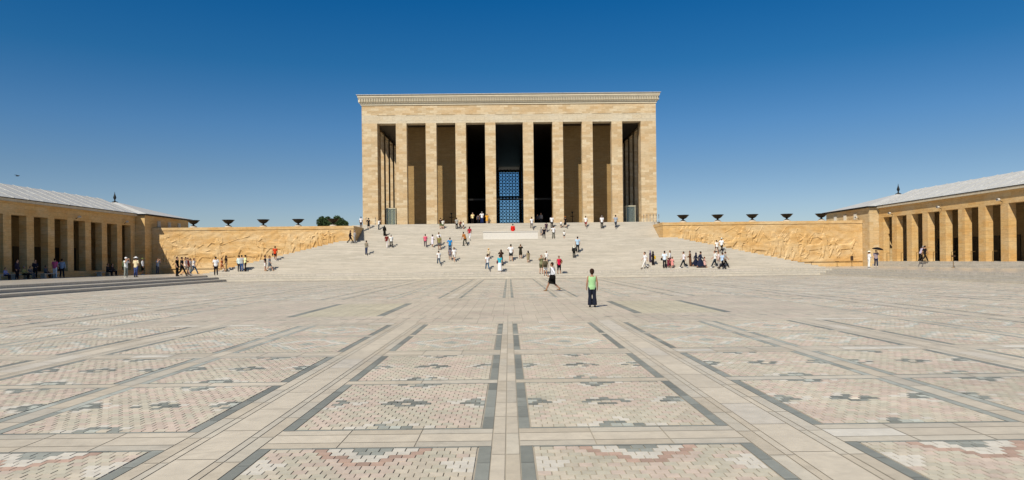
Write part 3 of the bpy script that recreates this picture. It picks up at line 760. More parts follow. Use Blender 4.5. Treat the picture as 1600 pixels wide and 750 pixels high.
# floodlights on the galleries
def flood():
    r = empty('floodlight')
    MB().tube([(0, 0, 0), (-.28, 0, .18)], .03).build('bracket', BRONZE, r)
    m = MB().loft([((-.22, 0, .16), .06, .10), ((-.34, 0, .22), .13, .20), ((-.50, 0, .24), .12, .2)], 8)
    m.build('housing', WHITE, r); MB().loft([((-.505, 0, .24), .10, .17), ((-.515, 0, .24), .10, .17)], 8).build('lens', STEEL, r)
    return r
ff = flood(); first = True
fl = [(1, 1398, 'above the first pillars from the tower'), (1, 1475, 'above the middle pillars'), (1, 1571, 'nearest the right edge'), (-1, 122, 'above the nearer pillars of the shaded gallery'), (-1, 197, 'above the farther pillars of the shaded gallery')]
for s, px, d in fl:
    o = ff if first else copy_tree(ff); first = False
    Y = 46.15 * F / abs(px - 795); o.location = (s * 46.15, Y, 6.75); 
    if s < 0: o.rotation_euler = (0, 0, math.pi)
    tag(o, ('small white floodlight on the sunlit gallery wall, ' if s > 0 else 'small floodlight on the wall ') + d, 'floodlight', 'floodlights on the gallery walls')
o = copy_tree(ff); o.location = (45.0, 88.9 + 1.9, 6.6); tag(o, 'small white floodlight on the wall of the sunlit corner tower', 'floodlight', 'floodlights on the gallery walls')
# shaded stone benches of the left gallery
for k, Y in enumerate((61.5, 65.2, 69.2, 78.5)):
    r = tag(empty('stone_bench', (-44.6, Y, PZ)), f"stone bench in the shade of the left gallery, {['at the left edge', 'second from the left edge', 'behind the person in pink', 'nearest the corner tower'][k]}", 'bench', 'benches before the shaded gallery')
    part('seat', TREAD, r, (-.3, .3, -1.1, 1.1, .38, .46)); part('leg', TREAD, r, (-.22, .22, -.9, -.7, 0, .38)); part('leg', TREAD, r, (-.22, .22, .7, .9, 0, .38))

# ------------------------------------------------------------------ trees
LEAF = plain('dark_green_foliage', (.045, .085, .025), .8, noise=.6, scale=.8); BARK = plain('tree_bark', (.10, .07, .045), .9)
def tree(px, Y, top_py, rw, label, seed):
    rd = random.Random(seed); x = at(px, 350, Y).x; top = at(px, top_py, Y).z; h = top + .35
    r = tag(empty('garden_tree', (x, Y, -.35)), label, 'tree', 'trees behind the left relief wall')
    t = MB().loft([((0, 0, 0), .32, .32), ((.05, 0, h * .3), .24, .24), ((0, .1, h * .55), .18, .18), ((0, 0, h * .85), .06, .06)], 9)
    for k in range(7):
        a = rd.uniform(0, 6.28); z = h * rd.uniform(.4, .7); t.loft([((0, 0, z), .1, .1), ((rw * .4 * math.cos(a), rw * .4 * math.sin(a), z + 1), .06, .06), ((rw * .75 * math.cos(a), rw * .75 * math.sin(a), z + 2), .02, .02)], 6)
    t.build('trunk', BARK, r)
    lobes = []
    for k in range(16):
        a = rd.uniform(0, 6.28); q = rd.uniform(.1, .75) * rw; z = h * rd.uniform(.45, .9)
        lobes.append((q * math.cos(a), q * math.sin(a), min(z, h - rw * .33), rw * rd.uniform(.25, .42)))
    lobes.append((0, 0, h - rw * .36, rw * .36)); lobes.append((rw * .3, 0, h - rw * .6, rw * .4))
    v = []; f = []
    for (cx, cy, cz, cr) in lobes:
        for _ in range(520):
            d = Vector((rd.gauss(0, 1), rd.gauss(0, 1), rd.gauss(0, 1))).normalized() * cr * rd.uniform(.35, 1.08) ** .6
            c = Vector((cx, cy, cz)) + d; u = Vector((rd.gauss(0, 1), rd.gauss(0, 1), rd.gauss(0, 1))).normalized(); w2 = u.orthogonal().normalized(); sz = rd.uniform(.08, .18)
            n = len(v); v += [tuple(c + u * sz), tuple(c + w2 * sz * .6), tuple(c - u * sz), tuple(c - w2 * sz * .6)]; f.append((n, n + 1, n + 2, n + 3))
    me = bpy.data.meshes.new('crown'); me.from_pydata(v, [], f); link('crown', me, LEAF, r)
tree(503, 150, 338, 2.0, 'round dark green tree behind the left relief wall, leftmost of the clump', 1)
tree(512, 152, 338, 1.7, 'dark green tree behind the left relief wall, middle of the clump', 2)
tree(527, 146, 336.5, 2.2, 'broad dark green tree behind the left relief wall, nearest the hall', 3)
tree(538, 149, 344, 1.2, 'small low tree behind the left relief wall beside the broad tree', 4)
# a bird high over the left roof
p = at(27.5, 275, 90)
bd = MB().loft([((-.24, 0, 0), .02, .02), ((-.1, 0, .01), .06, .06), ((.08, 0, .02), .07, .07), ((.2, 0, .05), .04, .04), ((.27, 0, .05), .01, .01)], 8)
bi = tag(empty('bird', p), 'small dark bird flying over the roof at the far left', 'bird'); bd.build('body', BRONZE, bi, True)
MB().prism([(-.08, 0, .03), (.1, 0, .03), (.02, .22, .12), (-.12, .5, .08), (-.1, .2, .10)], (0, 0, .012)).build('wing', BRONZE, bi)
MB().prism([(-.08, 0, .03), (.1, 0, .03), (.02, -.22, .12), (-.12, -.5, .08), (-.1, -.2, .10)], (0, 0, .012)).build('wing', BRONZE, bi)

# ------------------------------------------------------------------ people
HS = [1.0]
def vv(*a): return Vector(a)
def mirror(p): return Vector((-p.x, p.y, p.z))
# left limb first (x>0), then right limb; a figure faces -Y
POSES = {
 'stand': dict(pz=.93, lean=0, legs=((.10, -.01, .50), (.11, .02, .08)), legs2=((.10, .01, .50), (.12, .03, .08)), arms=((.235, .03, 1.15), (.245, -.05, .90)), arms2=((.24, .02, 1.15), (.25, -.07, .90))),
 'walk': dict(pz=.90, lean=.05, legs=((.09, -.20, .52), (.08, -.38, .10)), legs2=((.09, .05, .48), (.09, .38, .15)), arms=((.24, .14, 1.17), (.24, .16, .93)), arms2=((.24, -.08, 1.15), (.22, -.26, .97))),
 'photo': dict(pz=.93, lean=0, legs=((.10, -.01, .50), (.12, .02, .08)), legs2=((.10, .01, .50), (.13, .03, .08)), arms=((.29, -.16, 1.27), (.10, -.26, 1.53)), arms2=((.29, -.16, 1.27), (.10, -.26, 1.53))),
 'hip': dict(pz=.93, lean=0, legs=((.11, -.01, .50), (.15, .02, .08)), legs2=((.11, .0, .50), (.15, .0, .08)), arms=((.37, .08, 1.20), (.19, -.06, 1.03)), arms2=((.24, .02, 1.15), (.25, -.07, .90))),
 'hold': dict(pz=.93, lean=.03, legs=((.10, -.01, .50), (.11, .02, .08)), legs2=((.10, .02, .50), (.12, .05, .08)), arms=((.25, -.02, 1.15), (.10, -.24, 1.10)), arms2=((.25, -.02, 1.15), (.12, -.22, 1.05))),
 'raise': dict(pz=.93, lean=0, legs=((.10, -.01, .50), (.12, .02, .08)), legs2=((.10, .01, .50), (.13, .03, .08)), arms=((.27, -.20, 1.20), (.16, -.22, 1.46)), arms2=((.27, .04, 1.16), (.25, -.06, .92))),
 'bend': dict(pz=.88, lean=.42, legs=((.10, -.16, .52), (.10, -.22, .09)), legs2=((.10, .03, .47), (.10, .28, .12)), arms=((.24, -.12, 1.13), (.16, -.34, 1.02)), arms2=((.24, -.14, 1.14), (.15, -.36, 1.06))),
 'climb': dict(pz=.95, lean=.08, legs=((.10, -.26, .72), (.10, -.26, .25)), legs2=((.10, .02, .50), (.10, .14, .09)), arms=((.24, .08, 1.17), (.24, .02, .93)), arms2=((.24, -.06, 1.16), (.22, -.2, .98))),
 'sit': dict(pz=.50, lean=.05, legs=((.14, -.43, .50), (.14, -.42, .09)), legs2=((.12, -.43, .50), (.12, -.47, .09)), arms=((.25, -.05, .74), (.15, -.30, .60)), arms2=((.25, -.05, .74), (.13, -.28, .60)), dz=-.43),
}
POSES['child'] = dict(POSES['stand'], hs=1.2); POSES['childwalk'] = dict(POSES['walk'], hs=1.2)
def joints(pose):
    p = POSES[pose]; HS[0] = p.get('hs', 1.0); pz = p['pz']; dz = p.get('dz', pz - .93); ln = p['lean']
    J = {'pel': vv(0, 0, pz)}
    def tor(x, y, z):   # lean the upper body forward about the pelvis
        h = z + dz - pz; return vv(x, y - math.sin(ln) * h, pz + math.cos(ln) * h)
    J['tor'] = tor
    J['hips'] = (vv(.09, 0, pz - .01), vv(-.09, 0, pz - .01))
    k1, a1 = p['legs']; k2, a2 = p['legs2']
    J['knee'] = (vv(*k1), mirror(vv(*k2))); J['ank'] = (vv(*a1), mirror(vv(*a2)))
    J['sho'] = (tor(.175, 0, 1.41), tor(-.175, 0, 1.41))
    e1, w1 = p['arms']; e2, w2 = p['arms2']
    if pose == 'sit': J['elb'] = (vv(*e1), mirror(vv(*e2))); J['wri'] = (vv(*w1), mirror(vv(*w2)))
    elif ln > .3: J['elb'] = (vv(*e1) + vv(0, -.12, -.12), mirror(vv(*e2)) + vv(0, -.12, -.12)); J['wri'] = (vv(*w1) + vv(0, -.12, -.2), mirror(vv(*w2)) + vv(0, -.12, -.2))
    else: J['elb'] = (vv(*e1) + vv(0, 0, dz), mirror(vv(*e2)) + vv(0, 0, dz)); J['wri'] = (vv(*w1) + vv(0, 0, dz), mirror(vv(*w2)) + vv(0, 0, dz))
    return J
def fuse(m, name, voxel, smooth=3):
    """melt overlapping lofts into one continuous skin"""
    me = m.mesh(name); o = bpy.data.objects.new('tmp', me); COL.objects.link(o)
    r = o.modifiers.new('r', 'REMESH'); r.mode = 'VOXEL'; r.voxel_size = voxel; r.use_smooth_shade = True
    if smooth: q = o.modifiers.new('s', 'SMOOTH'); q.iterations = smooth; q.factor = .5
    dg = bpy.context.evaluated_depsgraph_get(); out = bpy.data.meshes.new_from_object(o.evaluated_get(dg)); out.name = name
    bpy.data.objects.remove(o); bpy.data.meshes.remove(me)
    out.materials.clear(); out.materials.append(MATS['blank'])
    return out
plain('blank', (.5, .5, .5))
CACHE = {}
def torso(m, J, ex=0.0, z0=.86, z1=1.47, fem=False):
    t = J['tor']
    prof = [(.86, .150, .105), (.94, .165, .115), (1.04, .140, .100), (1.15, .145, .105), (1.27, .168, .115), (1.37, .175, .105), (1.42, .150, .085), (1.47, .070, .062)]
    pts = [(t(0, 0, z), rx + ex, ry + ex) for z, rx, ry in prof if z0 - .001 <= z <= z1 + .001]
    m.loft(pts, 14)
def arm(m, J, i, r0, r1, r2, frac=1.0):
    s_, e, w_ = J['sho'][i], J['elb'][i], J['wri'][i]
    if frac <= .5: m.loft([(s_ + vv(0, 0, .01), r0, r0), (s_.lerp(e, .5), r0 * .95, r0 * .95), (s_.lerp(e, .82), r0 * .95, r0 * .95)], 10)
    else: m.loft([(s_, r0, r0), (s_.lerp(e, .5), (r0 + r1) / 2, (r0 + r1) / 2), (e, r1, r1)], 10); m.loft([(e, r1, r1), (e.lerp(w_, .35), r1 * 1.02, r1 * 1.02), (w_, r2, r2)], 10)
    m.ball(s_, r0 * 1.02, r0 * 1.02, r0 * 1.02, 8, 6)
def leg(m, J, i, r0, r1, r2, to=1.0, flare=0):
    h, k, a = J['hips'][i], J['knee'][i], J['ank'][i]
    m.loft([(h + (h - k).normalized() * .04, r0 * .95, r0 * .95), (h.lerp(k, .25), r0, r0), (k, r1, r1)] if to >= .5 else [(h + (h - k).normalized() * .04, r0 * .95, r0 * .95), (h.lerp(k, .25), r0, r0), (h.lerp(k, .86), r1, r1)], 10)
    if to >= 1: m.ball(k, r1, r1, r1, 8, 6); m.loft([(k, r1, r1), (k.lerp(a, .3), r1 * 1.02 + flare * .3, r1 * 1.02 + flare * .3), (a + vv(0, 0, .02), r2 + flare, r2 + flare)], 10)
def head_c(J): return J['tor'](0, -.015, 1.615 + (HS[0] - 1) * .1)
def scale_head(m, n0, hc):
    if HS[0] != 1:
        for q in range(n0, len(m.v)): m.v[q] = tuple(hc + (Vector(m.v[q]) - hc) * HS[0])
def body_mesh(pose):
    if ('b', pose) in CACHE: return CACHE['b', pose]
    J = joints(pose); m = MB(); torso(m, J)
    t = J['tor']; m.loft([(t(0, .005, 1.42), .06, .058), (t(0, 0, 1.50), .052, .055), (t(0, -.005, 1.56), .055, .06)], 12)
    hc = head_c(J)
    m.v_head = len(m.v)
    m.ball(hc + vv(0, 0, .02), .076, .095, .112, 14, 10); m.ball(hc + vv(0, -.025, -.045), .056, .068, .065, 12, 8)      # skull, jaw
    m.loft([(hc + vv(0, -.082, .025), .010, .012), (hc + vv(0, -.108, -.012), .016, .016), (hc + vv(0, -.092, -.028), .014, .01)], 8)   # nose
    m.ball(hc + vv(0, -.088, -.052), .026, .012, .011, 8, 6)                                                            # lips
    for sx in (-1, 1):
        m.ball(hc + vv(sx * .078, .008, .0), .012, .022, .032, 8, 6)
        m.ball(hc + vv(sx * .03, -.083, .036), .022, .010, .008, 8, 4)                                                  # brows
    scale_head(m, m.v_head, hc)
    for i in (0, 1):
        sg = 1 if i == 0 else -1
        arm(m, J, i, .052, .040, .027); leg(m, J, i, .088, .058, .04)
        w_ = J['wri'][i]; d = (w_ - J['elb'][i]).normalized()
        side = d.cross(vv(0, 1, 0)).normalized() if abs(d.y) < .9 else vv(1, 0, 0)
        fwd = side.cross(d).normalized()
        pc = w_ + d * .055
        m.loft([(w_, .024, .024), (w_ + d * .03, .030, .034), (w_ + d * .09, .026, .036)], 8)
        for f, ln in zip((-1.5, -.5, .5, 1.5), (.062, .075, .07, .055)):
            b_ = w_ + d * .085 + fwd * f * .018; c_ = b_ + d * ln * .55; e_ = c_ + (d * .8 - side * sg * .5).normalized() * ln * .5
            m.tube([b_, c_, e_], .0095, 6)
        th = w_ + d * .03 - fwd * .03; m.tube([th, th - fwd * .03 + d * .03, th - fwd * .035 + d * .06], .011, 6)
        a = J['ank'][i]; m.ball(a + vv(0, .0, -.01), .036, .045, .05, 8, 6); m.loft([(a + vv(0, .03, -.045), .034, .03), (a + vv(0, -.08, -.05), .042, .028), (a + vv(0, -.17, -.06), .03, .018)], 8)
    me = fuse(m, 'body', .0085, 2); CACHE['b', pose] = me; return me
def garment(kind, pose):
    key = (kind, pose)
    if key in CACHE: return CACHE[key]
    J = joints(pose); m = MB(); t = J['tor']; vx = .016
    if kind in ('tee', 'sleeveless', 'long'):
        torso(m, J, .022, .86, 1.43); m.loft([(t(0, 0, .83), .178, .128), (t(0, 0, .98), .178, .128)], 14)
        for i in (0, 1):
            if kind == 'tee': arm(m, J, i, .070, 0, 0, .5)
            elif kind == 'long': arm(m, J, i, .068, .056, .046, 1)
            else: m.ball(J['sho'][i] - vv((.03 if i == 0 else -.03), 0, 0), .06, .06, .05, 8, 6)
    elif kind in ('trousers', 'wide'):
        m.loft([(J['pel'] + vv(0, 0, -.09), .13, .11), (J['pel'], .175, .125), (t(0, 0, 1.0), .158, .115)], 14)
        for i in (0, 1): leg(m, J, i, .102, .082 if kind == 'wide' else .072, .062, 1, .042 if kind == 'wide' else 0)
    elif kind in ('shorts', 'capri'):
        m.loft([(J['pel'] + vv(0, 0, -.09), .13, .11), (J['pel'], .175, .125), (t(0, 0, 1.0), .158, .115)], 14)
        for i in (0, 1):
            leg(m, J, i, .108, .092, 0, .4)
            if kind == 'capri':
                h, k, a = J['hips'][i], J['knee'][i], J['ank'][i]; m.loft([(h.lerp(k, .8), .088, .088), (k, .075, .075), (k.lerp(a, .45), .07, .07)], 10)
    elif kind in ('skirt', 'maxi', 'dress', 'robe'):
        lo = J['knee'] if kind in ('skirt', 'dress') else J['ank']
        c = (lo[0] + lo[1]) / 2; sx = abs(lo[0].x - lo[1].x) / 2 + (.11 if kind in ('skirt', 'dress') else .10); sy = abs(lo[0].y - lo[1].y) / 2 + .11
        zb = c.z - (.06 if kind in ('skirt', 'dress') else -.02)
        if pose == 'sit':
            for i in (0, 1): leg(m, J, i, .13, .11, .08)
        else:
            m.loft([(vv(0, c.y, zb), sx, sy), (vv(0, c.y * .5, (zb + J['pel'].z) / 2 + .05), sx * .5 + .10, sy * .5 + .085), (J['pel'], .182, .135), (t(0, 0, 1.03), .155, .115)], 18)
        if kind in ('dress', 'robe'):
            torso(m, J, .024, .94, 1.43)
            for i in (0, 1): arm(m, J, i, .072, .06 if kind == 'robe' else 0, .055, 1 if kind == 'robe' else .5)
    elif kind in ('short_hair', 'long_hair', 'cap', 'sun_hat', 'scarf', 'cloth_hat'):
        hc = head_c(J); vx = .010
        if kind in ('short_hair', 'long_hair', 'sun_hat', 'cap', 'cloth_hat'):
            m.ball(hc + vv(0, .020, .042), .090, .098, .104, 14, 10)
            m.ball(hc + vv(0, .045, -.01), .080, .062, .075, 12, 8)
        if kind == 'long_hair': m.loft([(hc + vv(0, .055, .05), .088, .06), (hc + vv(0, .07, -.08), .095, .05), (hc + vv(0, .075, -.24), .08, .035), (hc + vv(0, .07, -.30), .03, .02)], 12)
        if kind == 'scarf':
            m.ball(hc + vv(0, .022, .03), .100, .108, .120, 14, 10); m.loft([(hc + vv(0, .03, 0), .102, .09), (hc + vv(0, .02, -.12), .105, .095), (hc + vv(0, .02, -.24), .19, .13), (hc + vv(0, .02, -.32), .17, .12)], 14)
        scale_head(m, 0, hc)
    elif kind == 'shoes':
        for i in (0, 1):
            a = J['ank'][i]; m.ball(a + vv(0, .015, -.02), .046, .056, .05, 8, 6); m.loft([(a + vv(0, .04, -.05), .042, .036), (a + vv(0, -.08, -.052), .05, .034), (a + vv(0, -.18, -.062), .036, .02)], 8)
        vx = .012
    me = fuse(m, kind, vx, 2)
    if kind in ('cap', 'sun_hat', 'cloth_hat'):
        pass
    CACHE[key] = me; return me
def hat_mesh(kind, pose):
    key = ('hat' + kind, pose)
    if key in CACHE: return CACHE[key]
    hc = head_c(joints(pose)); m = MB(); c = (hc.x, hc.y + .015, hc.z + .06)
    if kind == 'cap':
        m.ball(vv(*c) + vv(0, 0, .01), .102, .112, .095, 14, 8); m.loft([(vv(*c) + vv(0, -.08, .01), .07, .012), (vv(*c) + vv(0, -.19, -.005), .06, .008)], 10)
    elif kind == 'sun_hat':
        m._lathe([(.21, -.005), (.20, .012), (.108, .025), (.10, .085), (.07, .11), (0, .115)], c, 20); m._lathe([(.21, -.005), (.1, .0), (0, .0)], c, 20)
    else:   # cloth held or worn broad over the head
        m.ball(vv(*c) + vv(0, .0, .03), .19, .13, .10, 14, 8)
    me = m.mesh('hat', True); me.materials.append(MATS['blank']); CACHE[key] = me; return me
def cmat(col, rough=.85, pat=None):
    nm = ('stripe_' if pat else 'cloth_') + col
    if nm in MATS: return MATS[nm]
    c = lin(col); c = tuple(min(.78, v * .92) for v in c)
    m = plain(nm, c, rough, noise=.06, scale=14, spec=.15)
    if pat:
        nt = m.node_tree; b = nt.nodes['Principled BSDF']; wv = nt.nodes.new('ShaderNodeTexWave'); wv.bands_direction = 'Z'; wv.inputs['Scale'].default_value = 5
        tc = nt.nodes.new('ShaderNodeTexCoord'); nt.links.new(tc.outputs['Object'], wv.inputs['Vector'])
        rp = nt.nodes.new('ShaderNodeValToRGB'); rp.color_ramp.interpolation = 'CONSTANT'; rp.color_ramp.elements[1].position = .5
        rp.color_ramp.elements[0].color = c + (1,); rp.color_ramp.elements[1].color = lin(pat) + (1,)
        nt.links.new(wv.outputs[0], rp.inputs[0]); nt.links.new(rp.outputs[0], b.inputs['Base Color'])
    return m
SKINM = plain('skin', (.50, .28, .18), .55, noise=.05); SKIN2 = plain('tanned_skin', (.36, .19, .115), .55, noise=.05)
EYE_W = plain('eye', (.03, .02, .015), .3)
def wear(name, me, mat, parent):
    o = bpy.data.objects.new(name, me); COL.objects.link(o); o.parent = parent
    o.material_slots[0].link = 'OBJECT'; o.material_slots[0].material = mat; return o
HAIRC = {'k': '1a1411', 'b': '35231a', 'g': '8a8680', 'l': '6a4a2c'}
PEOPLE_POS = {}
def person(key, px, py, hpx, face, pose, top, bottom, hair, shoes, label, group='visitors around the court', Y=None, z=None, stripe=None, big=False):
    """px, py: foot in the photograph; hpx: standing height there; face: 0 towards the camera, 90 to the right, 180 away, 270 to the left"""
    if Y is None: p = stand_on(px, py)
    else: p = at(px, py, Y); p.z = z
    full = hpx / px_per_m(p.y)
    if ('child' in label.split() or 'child' == label.split()[0]) and pose in ('stand', 'walk'): pose = {'stand': 'child', 'walk': 'childwalk'}[pose]
    nat = 1.19 if pose == 'sit' else 1.73
    k = full / nat; k = max(.55, min(1.12, k))
    r = empty('person', p, R(face)); r.scale = (k, k, k) if k > .8 else (k * 1.08, k * 1.08, k)
    tag(r, label, 'person', group)
    wear('body', body_mesh(pose), SKIN2 if hash_(key) % 3 == 0 else SKINM, r)
    ht, hc = hair
    if ht == 'scarf': wear('headscarf', garment('scarf', pose), cmat(hc), r)
    elif ht in ('cap', 'sun_hat', 'cloth_hat'):
        wear('hair', garment('short_hair', pose), cmat(HAIRC['k']), r); wear('hat', hat_mesh(ht, pose), cmat(hc), r)
    else: wear('hair', garment(ht, pose), cmat(HAIRC.get(hc, hc)), r)
    tk, tc = top
    if tk in ('dress', 'robe'): wear(tk, garment(tk, pose), cmat(tc), r)
    else:
        wear('shirt', garment(tk, pose), cmat(tc, pat=stripe), r)
        bk, bc = bottom; wear({'trousers': 'trousers', 'wide': 'trousers', 'shorts': 'shorts', 'capri': 'trousers', 'skirt': 'skirt', 'maxi': 'skirt'}[bk], garment(bk, pose), cmat(bc), r)
    if shoes: wear('shoes', garment('shoes', pose), cmat(shoes), r)
    if big:
        J = joints(pose); hc_ = head_c(J)
        for sx in (-1, 1): MB().ball(hc_ + vv(sx * .03, -.088, .018), .011, .008, .007, 8, 6).build('eye', EYE_W, r, True)
    PEOPLE_POS[key] = (r, k)
    return r
def hash_(s): return sum(ord(c) * (i + 3) for i, c in enumerate(s))
SH, LH = 'short_hair', 'long_hair'
T = 'trousers'
# --- nearest
person('green', 925.5, 480, 58, 180, 'child', ('sleeveless', 'a6d298'), ('wide', '1e2230'), (SH, 'b'), '2a2422', 'person in bright green sleeveless top and wide dark trousers, alone in the court', None, big=True)
person('blackskirt', 864, 455, 45.5, 255, 'walk', ('long', 'e6e6ea'), ('skirt', '16130f'), (SH, 'b'), '8a6a4a', 'person in white shirt and black skirt striding with a black shoulder bag', None, big=True)
# --- shade of the left gallery
person('a1', 8, 430, 17.5, 90, 'sit', ('long', '8890c0'), (T, '22242c'), (SH, 'k'), '16130f', 'seated person in pale blue shirt in the shade at the left edge', Y=61.4, z=PZ)
person('a2', 27, 433, 31, 90, 'stand', ('long', '2c2838'), (T, '1c1a22'), (SH, 'k'), '16130f', 'standing person in dark purple clothes in the left gallery shade', Y=63.0, z=PZ)
person('a3', 37, 430, 18.5, 90, 'sit', ('long', 'a09860'), (T, '2a2622'), (SH, 'g'), '16130f', 'seated person in dull yellow shirt in the left gallery shade', Y=65.0, z=PZ)
person('a4', 47, 430, 17.5, 80, 'sit', ('tee', '5c5c60'), (T, '6a6a6a'), (SH, 'k'), '16130f', 'seated person in grey in the shade beside the one in yellow', Y=65.9, z=PZ)
person('a5', 55, 431, 29, 60, 'hold', ('long', '1e2030'), (T, '14141c'), (SH, 'k'), '16130f', 'standing person all in near black left of the pink shirt', Y=67.0, z=PZ)
person('a6', 71, 430, 17.5, 90, 'sit', ('long', '60646a'), (T, '22242c'), (SH, 'k'), '16130f', 'seated person in grey shirt just left of the pink shirt', Y=69.4, z=PZ)
person('pink', 86, 432.5, 30, 180, 'stand', ('tee', 'd8608c'), (T, 'f0f2f0'), (SH, 'b'), 'e8e8e8', 'person in bright pink shirt and white trousers at the edge of the shade', Y=69.9, z=PZ)
person('a8', 97, 431.5, 29, 200, 'hip', ('long', '8aa0b8'), (T, '22222c'), (SH, 'b'), '16130f', 'person in pale blue shirt and dark trousers right of the pink shirt', Y=70.6, z=PZ)
person('a9', 168, 428, 17.5, 90, 'sit', ('long', '26262e'), (T, '1a1a20'), (SH, 'k'), '16130f', 'left one of two dark clothed people seated by the gallery plinth', Y=78.2, z=PZ)
person('a10', 175, 428, 17, 90, 'sit', ('long', '3a3034'), (T, '1a1a20'), (SH, 'k'), '16130f', 'right one of two dark clothed people seated by the gallery plinth', Y=79.2, z=PZ)
# --- platform at left
person('pack', 197, 433.5, 31, 75, 'photo', ('tee', 'e8ecea'), (T, '8e948c'), ('cap', 'f0f0f0'), 'c8c8c0', 'person in white tee and cap taking a photo, green backpack on')
person('hat', 212.5, 433, 31, 170, 'hold', ('tee', 'e6d8b0'), (T, '4a5a8c'), ('sun_hat', 'f4f4f2'), '4a3020', 'person in broad white hat, cream top and blue jeans')
person('b3', 223, 429.5, 26, 110, 'stand', ('long', 'd8d8dc'), ('skirt', '15130f'), ('cap', '7c8448'), 'e8e8e8', 'person in olive cap, pale top and black skirt')
person('b4', 246.5, 428.5, 26, 75, 'photo', ('tee', '96a4b8'), (T, '565a66'), (SH, 'k'), '2a2a2a', 'person in grey blue shirt and trousers photographing the carved wall')
person('b5', 277, 431.5, 31, 90, 'stand', ('tee', '14120f'), (T, '15130f'), (SH, 'k'), '16130f', 'left one of two people all in black before the carved wall')
person('b6', 284, 431.5, 33, 90, 'walk', ('tee', '1e2226'), (T, '121214'), (SH, 'k'), '16130f', 'right one of two people all in black, taller, before the carved wall')
person('b7', 290, 431, 31, 90, 'walk', ('sleeveless', 'e8dcd8'), ('shorts', 'c8b49c'), (LH, 'b'), '3a2a20', 'striding person in pale pink top and beige shorts beside the black clothed pair')
person('b8', 294, 429, 28, 90, 'stand', ('tee', '9c3c30'), (T, '6a5a50'), (SH, 'b'), '16130f', 'person in dark red top half hidden in the left group')
person('b9', 298, 428.5, 24.5, 90, 'stand', ('tee', 'd0d0d4'), (T, 'a8b0a8'), (SH, 'k'), 'e8e8e8', 'short person in pale grey clothes in the left group')
person('b10', 303, 428.5, 25.5, 90, 'walk', ('tee', 'f2f4f6'), (T, '3a5068'), (LH, 'l'), '3a2a20', 'striding person in white top and blue jeans, rightmost of the left group')
person('c1', 337.5, 431, 29.5, 200, 'stand', ('tee', 'f2f0f2'), (T, '1a1820'), (SH, 'k'), '16130f', 'person in white tee and black trousers alone before the carved wall')
person('c2', 346.5, 426, 21, 80, 'walk', ('tee', 'c86838'), ('shorts', 'b87850'), (SH, 'b'), '6a3a20', 'child in orange top before the carved wall')
person('c3', 353.5, 426, 25, 110, 'stand', ('tee', '1c1614'), (T, 'a89068'), (LH, 'k'), '3a2a20', 'person with long dark hair, black top and beige trousers')
person('c4', 374, 425.5, 25, 180, 'stand', ('long', 'd4e4e0'), (T, '2c2c34'), (SH, 'k'), '16130f', 'person in pale mint shirt behind the striped shirt')
person('c5', 378, 425.5, 25.5, 180, 'stand', ('tee', '2a3034'), (T, '38588c'), (SH, 'k'), '16130f', 'person in black and white striped shirt and blue jeans', stripe='e8e8e8')
person('c6', 383.5, 425.5, 25.5, 120, 'hold', ('tee', 'eaf0b0'), (T, '2a1c1a'), (SH, 'k'), '16130f', 'person in pale yellow shirt and black trousers')
person('c7', 414.5, 426, 24, 100, 'stand', ('tee', '2a2226'), ('shorts', 'eae6e2'), (SH, 'b'), 'c8a888', 'child in black top and white shorts at the foot of the stairs')
person('c8', 421, 426, 24, 90, 'walk', ('tee', '7c8088'), ('shorts', '70767e'), (SH, 'l'), 'a88868', 'child in grey top and grey shorts at the foot of the stairs')
person('c9', 430, 408.5, 23, 190, 'climb', ('tee', 'e04820'), ('shorts', '4a1c22'), (SH, 'b'), 'e8e8e8', 'person in orange red shirt on the stairs beside the carved wall')
# --- stairs, upper left
person('d1', 547.3, 380.5, 20.5, 100, 'walk', ('long', '241a1e'), (T, '1a161a'), (LH, 'k'), '16130f', 'dark clothed person by the near end of the left carved wall')
person('d2', 554, 381, 20, 130, 'hold', ('long', '9a9898'), (T, '8c8a88'), (SH, 'g'), '6a6a6a', 'grey clothed person by the near end of the left carved wall')
person('d3', 564.3, 363, 17, 180, 'stand', ('tee', 'e8e8f0'), (T, '3a1c1c'), (SH, 'k'), '16130f', 'person in white tee at the top behind the left carved wall end')
person('d4', 576, 359, 16.5, 170, 'hip', ('dress', '1a1a1c'), None, ('sun_hat', '33302c'), 'c8b8a0', 'person in black dress and dark hat at the left end of the top step')
person('d5', 592, 360, 16.5, 120, 'photo', ('tee', 'f0f0f0'), (T, '2a3440'), (SH, 'b'), '16130f', 'person in white tee and dark jeans photographing on the top step')
person('d6', 601, 370, 16.5, 180, 'stand', ('robe', '15130f'), None, ('scarf', '15130f'), None, 'person in a long black robe and headscarf')
person('d7', 604.3, 388, 21, 160, 'climb', ('tee', '6c2420'), (T, 'e4dcd8'), (SH, 'b'), 'e8e8e8', 'person in dark red shirt and white trousers below the black robe')
person('d8', 611.5, 389, 20.5, 200, 'climb', ('tee', 'f2efe8'), (T, '16130f'), (SH, 'g'), '16130f', 'person in white shirt and black trousers right of the dark red shirt')
person('d9', 572.5, 398, 22, 150, 'hold', ('tee', '8a8270'), (T, '36405c'), (SH, 'k'), '16130f', 'person in khaki shirt and navy jeans alone on the left stairs')
